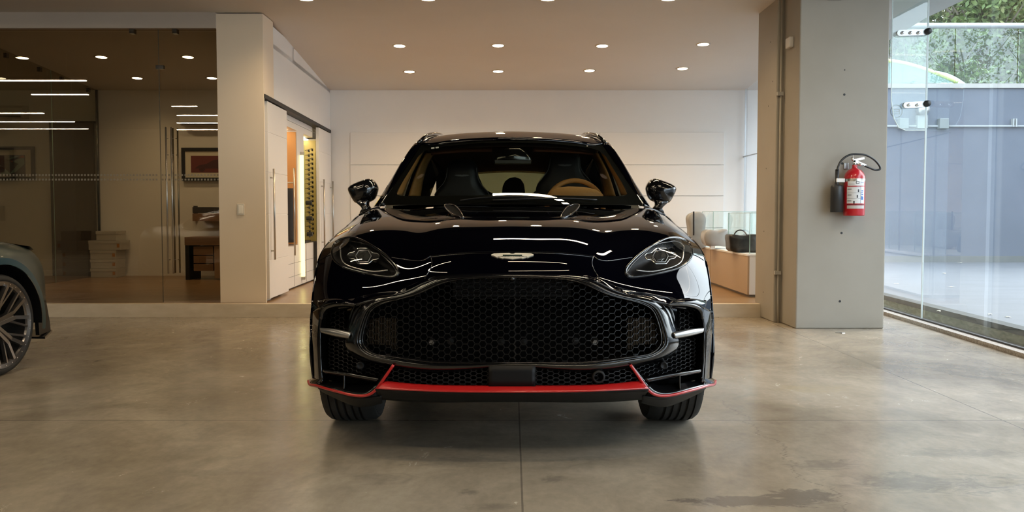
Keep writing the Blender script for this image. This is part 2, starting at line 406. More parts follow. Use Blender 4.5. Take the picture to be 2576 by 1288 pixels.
mb = MB().box(-9.6, 4.6, 8.82, CREASE, CZ, CZ+.25); mb.add([(-9.6, CREASE, CZ), (4.6, CREASE, CZ), (4.6, BY+.3, ceilz(BY+.3)), (-9.6, BY+.3, ceilz(BY+.3)), (-9.6, CREASE, CZ+.25), (4.6, CREASE, CZ+.25), (4.6, BY+.3, CZ+.25), (-9.6, BY+.3, CZ+.25)], [(0, 3, 2, 1), (4, 5, 6, 7), (0, 1, 5, 4), (1, 2, 6, 5), (2, 3, 7, 6), (3, 0, 4, 7)])
struct('ceiling', mb, M['ceil'])
mb = MB().box(RX0, 4.9, RY0, 8.8, 3.62, 3.8); mb.box(RX0, -9.6, 8.8, 16, 3.3, 3.8); mb.box(RX0, 4.9, 8.79, 8.82, 3.29, 3.7)
struct('ceiling_dark', mb, M['darkceil'])
struct('wall_back', MB().box(-10, 4.2, BY, BY+.2, 0, 3.5), M['white'])
struct('wall_far_left', MB().box(RX0-.2, RX0, RY0, 16, 0, 3.8), mat('grey_far_wall', (.10, .095, .085), .7))
struct('wall_front', MB().box(RX0, 5, RY0-.2, RY0, 0, 3.8), mat('grey_front_wall', (.045, .043, .04), .6))
# right wall at the back: a translucent white daylit window
mfr = mat('frosted_glass', (.8, .88, .92), .4); b = mfr.node_tree.nodes['Principled BSDF']; b.inputs['Transmission Weight'].default_value = .0
tl = N(mfr, 'ShaderNodeBsdfTranslucent'); tl.inputs[0].default_value = (.85, .93, .97, 1); mx = N(mfr, 'ShaderNodeMixShader'); mx.inputs[0].default_value = .65
LL = mfr.node_tree.links; LL.new(b.outputs[0], mx.inputs[1]); LL.new(tl.outputs[0], mx.inputs[2]); LL.new(mx.outputs[0], mfr.node_tree.nodes['Material Output'].inputs[0])
XR = at(1874, 228, BY).x
mfr = glassmat('milky_glass', (.92, .97, 1), .05, haze=(.9, .95, 1), hz=.25)
struct('window_1', MB().add([(XR, 9.9, .14), (XR, BY, .14), (XR, BY, 3.3), (XR, 9.9, 3.3)], [(0, 1, 2, 3)]), mfr)
mb = MB()
for yy in (10.3, 11.5, 12.7, 13.9): mb.box(XR-.02, XR, yy-.004, yy+.004, .14, 3.3)
mb.box(XR-.02, XR, 9.9, BY, 2.0, 2.012)
struct('trim_2', mb, M['silver'])
# ---- left pillar (end of the partition wall), wall with the wardrobe opening
PX0 = at(555, 769, WY0).x; 
mb = MB().box(PX0, WX0-.06, WY0, WY0+.42, .0, 3.28).box(WX0-.06, WX0, WY0, WY0+.03, 0, 3.28).box(WX0-.06, WX0, WY0+.03, WY0+.42, 2.42, 3.28)
struct('wall_pillar', mb, M['warmwall'])
def wbox(mb, s0, s1, n0, n1, z0, z1, i=0):
    """box in the wardrobe wall frame: s along the wall, n out of it"""
    d = Vector((-WSL, 1, 0)).normalized(); nn = Vector((1, WSL, 0)).normalized(); o = Vector((WX0, WY0, 0))
    V = [o+d*s+nn*n+Vector((0, 0, z)) for s in (s0, s1) for n in (n0, n1) for z in (z0, z1)]
    return mb.add(V, [(0, 1, 3, 2), (4, 6, 7, 5), (0, 4, 5, 1), (2, 3, 7, 6), (0, 2, 6, 4), (1, 5, 7, 3)], i)
mb = MB(); wbox(mb, .42, 4.25, -.2, 0, 2.42, 3.05+.0); wbox(mb, .42, 4.25, -.61, -.6, 0, 3.05)
wbox(mb, .42, 1.6, -.2, 0, 3.0, 3.24); wbox(mb, 1.5, 4.25, -.2, 0, 3.0, 3.2)
struct('wall_left', mb, M['white'])
mb = MB(); wbox(mb, .02, 4.25, -.12, .012, 2.375, 2.42); wbox(mb, .035, .17, -.061, -.056, .14, 2.37); struct('trim_track_slot_shade', mb, M['black'])  # door track, plus an upright black strip painting the slot's shade
# header over the office glass and office side wall
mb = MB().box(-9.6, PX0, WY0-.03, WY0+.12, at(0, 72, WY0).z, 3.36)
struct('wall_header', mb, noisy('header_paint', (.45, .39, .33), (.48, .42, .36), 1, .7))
struct('wall_office', MB().box(-9.8, -9.6, WY0, BY, 0, 3.5), M['warmwall'])
# white wall panels on the back wall
mb = MB(); xs = [at(x, 500, BY).x for x in (882, 1195, 1508, 1820)]; zs = [at(1288, y, BY).z for y in (333, 415, 493, 573, 650)]+[.2]
for i in range(3):
    for j in range(5): mb.box(xs[i]+.004, xs[i+1]-.004, BY-.025, BY, zs[j+1]+.004, zs[j]-.004)
o = struct('trim_4', mb, M['panel']); bevelled(o, .003)
# ---- right concrete column
cf = 8.62
xa, xb = at(2001, 828, cf).x, at(2223, 828, cf).x
mb = MB().box(xa, xb, cf, 9.12, 0, 3.62); mb.box(xa-.07, xb-.1, 9.12, 9.82, 0, 3.62)
o = struct('wall_column', mb, M['col']); bevelled(o, .012)
mb = MB()
for px, py in ((2124, 238), (2117, 586), (2113, 758), (2119, 411), (2125, 176)):
    p = at(px, py, cf-.001); r = .011 if py != 176 else .006; mb.lathe([(0, -.001), (r, -.0012), (r*1.05, .001)], p, 'y', 12)
for px, py, yy in ((1935, 106, 9.35), (1943, 205, 9.25), (1930, 267, 9.4), (1927, 424, 9.45), (1920, 582, 9.5), (1918, 735, 9.5)):
    z = at(px, py, yy).z; mb.lathe([(0, -.0015), (.008, -.001), (.008, .001)], (xa-.07, yy, z), 'x', 10)
struct('trim_5', mb, M['black'])
struct('trim_6', MB().box(xb+.01, xb+.045, cf+.12, cf+.2, 0, 3.6), mat('white_edge_strip', (.75, .77, .76), .4))
# ---- glass wall to the yard
def gbox(mb, Y0, Y1, n0, n1, z0, z1, i=0):
    V = [(gx(y)+n, y, z) for y in (Y0, Y1) for n in (n0, n1) for z in (z0, z1)]
    return mb.add(V, [(0, 1, 3, 2), (4, 6, 7, 5), (0, 4, 5, 1), (2, 3, 7, 6), (0, 2, 6, 4), (1, 5, 7, 3)], i)
YS = 9.04
for k, (y0, y1) in enumerate(((YS+.004, 11.6), (6.3, YS-.004), (3.5, 6.29), (.7, 3.49), (-2.1, .69), (-4.9, -2.11), (-7, -4.91))):
    mb = MB(); mb.add([(gx(y0), y0, .05), (gx(y1), y1, .05), (gx(y1), y1, 3.62), (gx(y0), y0, 3.62)], [(0, 1, 2, 3)])
    struct('window_%d' % (k+2), mb, M['wglass'])
mb = MB(); 
for yj in (YS, 6.295, 3.495): gbox(mb, yj-.006, yj+.006, -.008, .008, .05, 3.6)
struct('trim_7', mb, mat('clear_seal', (.62, .68, .66), .4))
mb = MB(); gbox(mb, -7, 11.6, -.10, -.01, 0, .035); struct('trim_8', mb, M['kerb'])
mb = MB(); gbox(mb, -7, 11.6, .01, .16, -.05, .02); gbox(mb, -7, 11.6, -.01, .01, 0, .05); struct('trim_9', mb, mat('dark_gutter', (.03, .03, .03), .5))  # dark gutter strip and the base channel under the glass
struct('wall_outer_right', MB().box(XR+.2, XR+.4, 11.6, 16, 0, 3.6), mat('outer_white', (.5, .5, .5), .8)) if False else None
# glass fin with patch fittings
fin = empty('glass_fin', (gx(YS), YS, 3.6), 0, 'hanging clear glass fin with rounded lower corner behind the column edge', 'glass panel')
z0 = at(2320, 328, YS).z; xl = at(2238, 300, YS).x; xr = gx(YS)-.01
out = [(xl, 3.6), (xl+.01, z0+.30), (xl+.04, z0+.12), (xl+.09, z0+.03), (xl+.16, z0), (xr, z0), (xr, 3.6)]
mb = MB(); mb.add([(x, YS-.006, z) for x, z in out], [tuple(range(7))]); mb.build('pane', M['fglass'], fin)
mb = MB(); pts = [Vector((x, YS-.006, z)) for x, z in out[:6]]; mb.tube(pts, .005, 6); mb.build('pane_edge', mat('pale_edge', (.72, .8, .78), .2), fin)
for nm, (x0, x1, py, nb) in (('upper', (2262, 2330, 82, 3)), ('lower', (2278, 2328, 263, 2))):
    f = empty('patch_fitting', at(x1, py, YS-.05), 0, 'steel patch fitting with %s bolts, the %s one on the glass fin' % ('three' if nb == 3 else 'two', nm), 'bracket', 'steel fittings on the glass fin')
    a = at(x0, py+2, YS-.03); b2 = at(x1-8, py, YS-.03); mb = MB(); n = 10; h = .03; P = []
    for q in range(n+1): an = math.pi/2+math.pi*q/n; P.append((a.x+h*math.cos(an), a.z+h*math.sin(an)))
    for q in range(n+1): an = -math.pi/2+math.pi*q/n; P.append((b2.x+h*math.cos(an), b2.z+h*math.sin(an)))
    mb.add([(x, YS-.055, z) for x, z in P]+[(x, YS-.02, z) for x, z in P], [tuple(range(22))]+[(k, (k+1) % 22, 22+(k+1) % 22, 22+k) for k in range(22)])
    mb.build('plate', M['silver'], f)
    for q in range(nb):
        x = a.x+.02+(b2.x-a.x)*q/nb*1.0; m2 = MB().lathe([(0, -.075), (.013, -.075), (.016, -.06), (.016, -.05)], (x, YS, a.z), 'y', 14); m2.build('bolt', M['chrome'], f, smooth=True)
    m3 = MB().lathe([(0, -.09), (.03, -.085), (.034, -.05), (.03, -.01)], (b2.x+.035, YS, b2.z+.006), 'y', 16); m3.build('clamp', M['black'], f, smooth=True)
# ---- recessed downlights
warm = (1.0, .72, .41)
m_em = mat('downlight_glow', (1, 1, 1), .5, emis=(1, .86, .62), es=14)
m_ring = mat('downlight_ring', (.55, .47, .36), .3, .6)
def downlight(px, py, label, group, power=66, Yv=None, spot=True):
    # meet the ceiling plane
    r = ray(px, py)
    if Yv is None:
        for it in range(1):
            k = (3.31+SL*9.75-CAMH)/(r.z+SL*r.y); Yv = r.y*k
        if Yv < CREASE: k = (CZ-CAMH)/r.z; Yv = r.y*k
    k = Yv/r.y; x = r.x*k; z = ceilz(Yv) if Yv > CREASE else CZ
    ang = -math.atan(SL) if Yv > CREASE else 0
    e = empty('ceiling_downlight', (x, Yv, z), 0, label, 'light', group); e.rotation_euler = (ang, 0, 0)
    mb = MB().lathe([(.070, -.006), (.088, -.008), (.095, -.001), (.095, .0)], (0, 0, 0), 'z', 28); mb.build('trim_ring', m_ring, e, world=False, smooth=True)
    mb = MB().lathe([(0, -.004), (.04, -.004), (.070, -.006)], (0, 0, 0), 'z', 28); mb.build('diffuser', m_em, e, world=False)
    if spot:
        ld = bpy.data.lights.new('lamp', 'SPOT'); ld.energy = power; ld.color = warm; ld.spot_size = math.radians(150); ld.spot_blend = .9; ld.shadow_soft_size = .06
        lo = bpy.data.objects.new('lamp', ld); COL.objects.link(lo); lo.parent = e; lo.location = (0, 0, -.02)
    return e
ords = ['leftmost', 'second from left', 'third from left', 'rightmost']
for k, x in enumerate((770, 1077, 1378, 1682)): downlight(x, -3, 'ceiling downlight cut by the top edge of the photo, %s in its row' % ords[k], 'recessed downlights in the white ceiling')
for k, (x, y) in enumerate(((1005, 115), (1253, 114), (1515, 115), (1769, 111))): downlight(x, y, 'ceiling downlight in the middle row over the black car, %s of four' % ords[k], 'recessed downlights in the white ceiling')
for k, (x, y) in enumerate(((1030, 180), (1253, 179), (1483, 177), (1717, 172))): downlight(x, y, 'ceiling downlight in the row nearest the back wall, %s of four' % ords[k], 'recessed downlights in the white ceiling')
for (x, y), w in zip(((57, 145), (255, 143), (473, 143), (345, 196), (533, 196)), ('front row, leftmost', 'front row, in the middle', 'front row, rightmost, above the door handles', 'back row, the left of two', 'back row, beside the white pillar')):
    downlight(x, y, 'recessed office downlight behind the glass, %s' % w, 'recessed downlights in the office ceiling', 27)
# ---- linear lamps hung under the dark ceiling (seen as reflections)
m_lin = mat('linear_lamp_glow', (1, 1, 1), .5, emis=(1, .82, .57), es=58)
def linear(x0, x1, Yv, z, label):
    e = empty('linear_lamp', ((x0+x1)/2, Yv, z), 0, label, 'light', 'linear ceiling lamps over the showroom')
    MB().box(x0, x1, Yv-.035, Yv+.035, z, z+.05).build('housing', M['black'], e)
    MB().box(x0+.01, x1-.01, Yv-.03, Yv+.03, z-.012, z).build('diffuser', m_lin, e)
    for x in (x0+.3, x1-.3): MB().bar((x, Yv, z+.05), (x, Yv, 3.617), .004).build('cable', M['steel'], e)
LAMPS = ((-.29, 1.5, 6.72, 3.2), (2.0, 3.2, 6.42, 3.2), (-.15, 1.6, 2.9, 3.2), (-.15, 1.6, .9, 3.2), (-3.6, -1.6, 4.0, 3.2), (-3.0, -2.3, 5.3, 3.2), (-3.4, -1.5, 1.6, 3.2), (2.3, 3.7, 1.5, 3.2),
          (-8.2, -6.65, 5.55, 3.2), (-8.4, -7.4, 3.9, 3.2), (-12.2, -9.7, 1.0, 3.2), (-12.5, -9.9, -.7, 3.2), (-12.6, -10.4, -2.4, 3.2), (-6.6, -6.1, 2.2, 3.2), (-7.1, -5.6, .6, 3.2), (-7.7, -5.4, -1.0, 3.2), (-8.3, -5.2, -2.6, 3.2))
def lside(a): return 'over the black car' if a[0] in (-.15, -.29) else 'near the window glass' if a[0] > 0 else 'left of the black car' if a[0] > -4 else 'over the teal car' if a[0] > -9 else 'at the far left'
for a in LAMPS:
    near = sorted([q[2] for q in LAMPS if lside(q) == lside(a)], reverse=True).index(a[2])
    linear(*a, 'slim linear ceiling lamp %s, %s from the office glass' % (lside(a), ('nearest', 'second', 'third', 'fourth', 'fifth', 'sixth')[near]))
# ================================================================= THE BLACK CAR
car = empty('car', (0, 4.8, 0), 0, 'glossy black SUV with huge mesh grille and red lower trim, facing the viewer', 'car')
def yn(x, z=.5):
    a = abs(x); return 3.90+.20*a**2.2+.26*a**6+.12*max(0, z-.55)
def PF(px, py, off=0):
    Y = 4.0
    for _ in range(14):
        p = at(px, py, Y); Y = .5*Y+.5*(yn(p.x, p.z)+off)
    return at(px, py, Y)
def PFL(P, off=0): return [tuple(PF(a[0], a[1], off+(a[2] if len(a) > 2 else 0))) for a in P]
def both(fn):
    fn(lambda P: P); fn(lambda P: [(-p[0], *p[1:]) for p in P])
A_ = lambda rows: [tuple(at(*r)) for r in rows]
# ---- painted skin: bonnet, wings and nose
rows = [
 PFL([(1289, 691), (1215, 692), (1140, 695), (1078, 706), (1032, 728), (980, 745), (930, 756), (880, 768, .0), (832, 778, .04)])+A_([(785, 785, 4.44)]),
 A_([(1289, 680, 3.965), (1215, 681, 3.975), (1140, 684, 3.995), (1080, 692, 4.035), (1032, 706, 4.075), (980, 718, 4.125), (930, 726, 4.17), (880, 736, 4.22), (832, 748, 4.30), (787, 750, 4.46)]),
 A_([(1289, 657, 3.985), (1215, 658, 3.995), (1142, 660, 4.02), (1083, 669, 4.065), (1034, 680, 4.12), (982, 686, 4.185), (930, 693, 4.23), (882, 699, 4.29), (834, 706, 4.37), (793, 700, 4.53)]),
 A_([(1289, 634, 4.035), (1215, 635, 4.045), (1145, 638, 4.07), (1085, 645, 4.12), (1035, 655, 4.18), (985, 655, 4.25), (933, 658, 4.30), (886, 660, 4.35), (842, 660, 4.44), (803, 652, 4.63)]),
 A_([(1289, 600, 4.17), (1215, 601, 4.18), (1148, 603, 4.205), (1090, 609, 4.25), (1040, 618, 4.30), (990, 622, 4.36), (938, 622, 4.41), (893, 618, 4.49), (856, 616, 4.60), (823, 615, 4.80)]),
 A_([(1289, 569, 4.36), (1216, 570, 4.37), (1150, 572, 4.39), (1093, 578, 4.42), (1044, 588, 4.45), (995, 590, 4.50), (946, 588, 4.56), (906, 585, 4.66), (876, 583, 4.80), (848, 590, 5.03)]),
 A_([(1289, 547, 4.62), (1218, 548, 4.63), (1153, 549, 4.64), (1098, 555, 4.66), (1050, 563, 4.68), (1003, 564, 4.72), (957, 561, 4.80), (922, 560, 4.90), (894, 562, 5.06), (867, 574, 5.29)]),
 A_([(1289, 531, 4.98), (1222, 532, 4.98), (1160, 532, 5.0), (1108, 535, 5.02), (1060, 542, 5.04), (1014, 543, 5.08), (972, 541, 5.14), (938, 542, 5.22), (911, 545, 5.34), (886, 557, 5.56)]),
 A_([(1289, 519, 5.40), (1226, 520, 5.40), (1168, 520, 5.42), (1118, 522, 5.44), (1072, 525, 5.48), (1026, 527, 5.52), (986, 525, 5.58), (956, 524, 5.66), (930, 528, 5.74), (905, 541, 5.84)]),
]
G = loft(rows, 521, 300)
HL = [(834.5, 634), (842, 612), (862, 600), (890, 598), (915, 607), (943, 623), (971, 643), (993, 665), (1003, 682), (999, 693), (977, 697), (946, 693), (909, 685), (878, 677), (853, 665), (838, 650)]
HLs = [tuple(p) for p in resample(HL, 90, True)]
NOS = [(1119, 516), (1131, 515), (1146, 519), (1161, 536), (1165, 547), (1149, 544), (1128, 530)]
skin = MB().grid(G)
bv = BVHTree.FromPolygons(skin.V, skin.F)
O_ = Vector((0, 0, CAMH))
def on(px, py, off=0.0, tree=None):
    r = ray(px, py).normalized(); h, nrm, i, d = (tree or bv).ray_cast(O_, r)
    if h is None:
        h, nrm, i, d = (tree or bv).find_nearest(at(px, py, 4.4))
    if nrm.dot(r) > 0: nrm = -nrm
    return h+nrm*off, nrm
def onl(P, off=0.0, tree=None): return [on(p[0], p[1], off, tree)[0] for p in P]
keep = []; gone = []
def scalep(P, s):
    cx = sum(p[0] for p in P)/len(P); cy = sum(p[1] for p in P)/len(P); return [(cx+(p[0]-cx)*s, cy+(p[1]-cy)*s) for p in P]
HLc = scalep(HLs, .99); NOc = scalep(NOS, .93)
for f in skin.F:
    c = sum((skin.V[k] for k in f), Vector())/4; x, y = proj(c); x = min(x, 2*CXP-x)
    if (830 < x < 1006 and 590 < y < 700 and inpoly(x, y, HLc)): gone.append(f); continue
    keep.append(f)
body = MB(); body.V = list(skin.V); body.F = keep
def tohl(v):
    x, y = proj(v); s = -1 if x < CXP else 1; xx = min(x, 2*CXP-x)
    q = min(HLs, key=lambda p: (p[0]-xx)**2+(p[1]-y)**2)
    if (q[0]-xx)**2+(q[1]-y)**2 > 64: return v
    w = on(q[0], q[1])[0]; return Vector((abs(w.x)*s, w.y, w.z))
body.I = [0]*len(keep)
body.build('bonnet_and_wings', M['paint'], car, smooth=True, solid=.012, soff=1)
# ---- painted flanks with the wheel arches cut out
def side(sgn):
    sh = [Vector(at(*q)) for q in ((785, 785, 4.44), (787, 750, 4.46), (793, 700, 4.53), (803, 652, 4.63), (823, 615, 4.80), (848, 590, 5.03), (867, 574, 5.29), (886, 557, 5.56), (905, 541, 5.84))]
    sh += [Vector((-.985, 6.4, 1.13)), Vector((-.985, 7.2, 1.14)), Vector((-1.0, 7.9, 1.13)), Vector((-.985, 8.5, 1.12)), Vector((-.80, 8.92, 1.08))]
    n = len(sh); T = np.linspace(0, n-1, 180); top = byparam([tuple(p) for p in sh], T); G = []
    for p in top:
        x, y, z = p; zb = .30; col = []
        for k in range(29):
            t = k/28; zz = z+(zb-z)*t
            xx = x-(.016*math.sin(min(1, t*2.2)*math.pi))*(1 if y > 4.6 else .4)+.05*max(0, t-.6)**1.5
            col.append((-xx*sgn if sgn > 0 else xx, y+(.0 if y > 4.6 else .02*t), zz))
        G.append(col)
    mb = MB().grid(G); K = []; gone = []
    for f in mb.F:
        c = sum((mb.V[k] for k in f), Vector())/4
        if c.y > 4.47 and any((c.y-yc)**2+(c.z-.395)**2 < .435**2 for yc in (4.83, 7.87)): gone.append(f); continue
        K.append(f)
    mb.F = K
    def circ(v):
        yc = 4.83 if v.y < 6.3 else 7.87; u = Vector((v.y-yc, v.z-.395)); 
        if u.length < .3 or v.y < 4.46: return v
        u = u.normalized()*.437; return Vector((v.x, yc+u.x, .395+u.y))
    snap(mb, gone, circ); mb.I = [0]*len(K); mb.build('flank', M['paint'], car, smooth=True, solid=.012, soff=0)
    for yc in (4.83, 7.87):
        mb = MB(); P = []
        for k in range(33):
            a = math.radians(-12+204*k/32); P.append((sgn*.985, yc+.44*math.cos(a), .395+.44*math.sin(a)))
        mb.grid([P, [(sgn*.70, p[1], p[2]) for p in P]]); mb.build('arch_liner', M['void'], car, smooth=True)
side(1); side(-1)
# ---- front wheels and tyres
def wheel(x0, x1, yc, r, parent, mtx=None, label=None, rim='rimdark'):
    """tyre across x0..x1 (x1 outer)"""
    s = 1 if x1 > x0 else -1; w = abs(x1-x0); prof = []
    rr = [(.60*r+.01, .055), (.72*r, .012), (.86*r, .0), (.95*r, .010), (.985*r, .028)]
    g = [.10, .27, .43, .60, .76]
    pts = [(a, h) for a, h in rr]
    for q in g:
        c = .03+(w-.06)*q; dw = .0055 if q not in (.10,) else .003
        pts += [(r*.998, c-dw-.002), (r*.972, c-dw), (r*.972, c+dw), (r*.998, c+dw+.002)]
    pts += [(.985*r, w-.028), (.95*r, w-.010), (.86*r, w), (.72*r, w-.012), (.60*r+.01, w-.055)]
    t = MB().lathe([(a, x1-s*h) for a, h in pts], (0, yc, r), 'x', 96)
    to = t.build('tyre', M['tyre'], parent, smooth=True)
    md = to.modifiers.new('e', 'EDGE_SPLIT'); md.split_angle = math.radians(35)
    # shoulder sipes
    mb = MB()
    for k in range(64):
        a = 2*math.pi*k/64
        for h0, h1 in ((.006, .03),):
            p = Vector((x1-s*.035, yc+math.cos(a)*r*.981, r+math.sin(a)*r*.981)); q = Vector((x1-s*.006, yc+math.cos(a)*r*.915, r+math.sin(a)*r*.915)); mb.bar(p, q, .003, .004, up=Vector((1, 0, 0)))
            p = Vector((x0+s*.035, yc+math.cos(a)*r*.981, r+math.sin(a)*r*.981)); q = Vector((x0+s*.006, yc+math.cos(a)*r*.915, r+math.sin(a)*r*.915)); mb.bar(p, q, .003, .004, up=Vector((1, 0, 0)))
    mb.build('sipes', M['void'], to)
    R = r*.63; mb = MB().lathe([(R*.98, x0+s*.03), (R*1.0, x0+s*.03), (R*.93, x0+s*.06), (R*.9, x1-s*.07), (R*1.0, x1-s*.03), (R*1.03, x1-s*.03)], (0, yc, r), 'x', 64)
    mb.lathe([(0, x1-s*.06), (.05, x1-s*.055), (.06, x1-s*.09), (.08, x0+s*.12)], (0, yc, r), 'x', 32)
    for k in range(7):
        a = 2*math.pi*k/7
        for d in (-.13, .13):
            mb.bar((x1-s*.075, yc+.04*math.cos(a), r+.04*math.sin(a)), (x1-s*.05, yc+R*.95*math.cos(a+d), r+R*.95*math.sin(a+d)), .022, .03, up=Vector((1, 0, 0)))
    mb.build('rim', M[rim], parent, smooth=False)
for nm, s, yc in (('a', -1, 4.83), ('b', 1, 4.83), ('c', -1, 7.87), ('d', 1, 7.87)):
    e = bpy.data.objects.new('wheel', None); link(e, car); wheel(s*.705, s*.99, yc, .394, e)
# ---- dark inner hull so nothing shows through the openings
mb = MB()
mb.box(-.68, .68, 4.16, 8.6, .30, .34)
mb.box(-.93, .93, 5.32, 7.38, .28, .36)
mb.box(-.68, .68, 4.22, 4.26, .32, .76); mb.box(-.42, .42, 4.2, 4.24, .7, .90); mb.box(-.70, -.68, 4.2, 5.4, .32, .76); mb.box(.68, .70, 4.2, 5.4, .32, .76)
mb.box(-.97, .97, 5.3, 5.34, .3, .98)
mb.build('underbody', M['void'], car)
# ---- grille
GI = [(1289, 699), (1220, 700), (1160, 704), (1110, 716), (1065, 736), (1010, 753), (962, 767), (938, 783), (927, 806), (919, 838), (919, 862), (932, 881), (980, 894), (1060, 904), (1170, 910), (1289, 912)]
GO = [(1289, 689), (1215, 690), (1140, 693), (1085, 702), (1045, 722), (990, 741), (938, 750), (908, 768), (890, 800), (876, 836), (868, 866), (884, 886), (950, 915), (1060, 934), (1170, 932), (1289, 921)]
def closed(half, off=0, offs=None):
    a = PFL([(p[0], p[1]) for p in half], off); a[0] = (0, *a[0][1:]); a[-1] = (0, *a[-1][1:])
    return a+[(-p[0], *p[1:]) for p in a[1:-1][::-1]]
def ring(name, I, O, m, offI, offO, bulge, n=220, rows=8, parent=None, solid=.01):
    a = resample(closed(I, offI), n, True); b = resample(closed(O, offO), n, True); G = []
    for k in range(rows+1):
        t = k/rows; q = a*(1-t)+b*t; q[:, 1] -= bulge*math.sin(math.pi*t); G.append(q)
    return MB().grid(G, True).build(name, m, parent or car, smooth=True, solid=solid, soff=0)
def lerp(I, O, t): return [(a[0]*(1-t)+b[0]*t, a[1]*(1-t)+b[1]*t) for a, b in zip(I, O)]
# the control points pair up, so blend by index
gs = ring('grille_surround', lerp(GI, GO, .36), GO, M['gloss'], -.005, .03, .012)
ring('inner_lip', lerp(GI, GO, -.04), lerp(GI, GO, .34), M['gloss'], .06, .0, .012, parent=gs)
t = MB().tube([tuple(p) for p in resample(closed(lerp(GI, GO, .13), -.006), 200, True)], .0025, 8, True); t.build('bright_edge', M['gloss'], gs, smooth=True)
def hexmesh(polys, R, off, w, mtl, name, parent, sx=1.0, mirrored=True, pix0=(1289, 805), depth=.012, surf=None):
    """honeycomb of bars clipped to px polygons (left half, mirrored)"""
    mb = MB(); done = set(); P = polys; m2 = MB() if max(p[0] for q in polys for p in q) < 1280 else None
    xs = [p[0] for q in P for p in q]; ys = [p[1] for q in P for p in q]
    cw, ch = 1.5*R*sx, math.sqrt(3)*R
    for i in range(int((min(xs)-pix0[0])/cw)-1, int((max(xs)-pix0[0])/cw)+2):
        for j in range(int((min(ys)-pix0[1])/ch)-1, int((max(ys)-pix0[1])/ch)+2):
            cx = pix0[0]+i*cw; cy = pix0[1]+j*ch+(ch/2 if i % 2 else 0)
            V = [(cx+R*sx*math.cos(math.pi/3*k), cy+R*math.sin(math.pi/3*k)) for k in range(6)]
            for k in range(6):
                a, b = V[k], V[(k+1) % 6]; m_ = ((a[0]+b[0])/2, (a[1]+b[1])/2); key = (round(m_[0]), round(m_[1]))
                if key in done or not any(inpoly(*m_, q) for q in P): continue
                done.add(key); A, B2 = PF(*a, off), PF(*b, off)
                mb.bar(A, B2, w, depth)
                if mirrored and m_[0] < 1287: (m2 if m2 is not None else mb).bar((-A[0], A[1], A[2]), (-B2[0], B2[1], B2[2]), w, depth)
    o = mb.build(name, mtl, parent)
    if m2 is not None: m2.build(name, mtl, parent)
    return o
gipoly = [(p[0], p[1]) for p in lerp(GI, GO, .1)]+[(1300, 912), (1300, 699)]
hexmesh([gipoly], 9.9, .045, .0026, M['mesh'], 'grille_mesh', car)
# radiator slats and the ribbed side cores behind the mesh
mb = MB()
for k in range(16): z = zat(702+k*3.4, 4.0); mb.box(-.27, .27, 4.06, 4.08, z-.0015, z+.0015)
mb.build('radiator', M['meshlow'], car)
def core(s):
    mb = MB()
    for k in range(26):
        x = s*(.53+k*.0075)
        if abs(x) < .70: mb.box(x-.0015, x+.0015, yn(x)+.08, yn(x)+.1, zat(868+(k < 4)*10, 4.05), zat(800+max(0, k-10)*.8, 4.05))
    mb.build('side_core', mat('core_bronze', (.10, .075, .05), .4, .6), car)
core(1); core(-1)
mb = MB(); 
for px in (1086, 1497):
    p = at(px, 861, 4.03); mb.lathe([(0, -.012), (.012, -.012), (.016, 0), (.018, .02)], p, 'y', 6)
mb.build('sensor_bolt', M['silver'], car)
mb = MB()
for px, py in ((1133, 858), (1261, 860), (1318, 860), (1447, 858)):
    p = at(px, py, 4.04); mb.lathe([(0, -.01), (.016, -.008), (.018, .02)], p, 'y', 16)
mb.build('parking_sensor', M['plastic'], car)
mb = MB().lathe([(0, -.012), (.006, -.012), (.008, -.006), (.013, -.004), (.014, .01)], PF(1289, 701, 0), 'y', 20); mb.build('front_camera', M['gloss'], car, smooth=True)
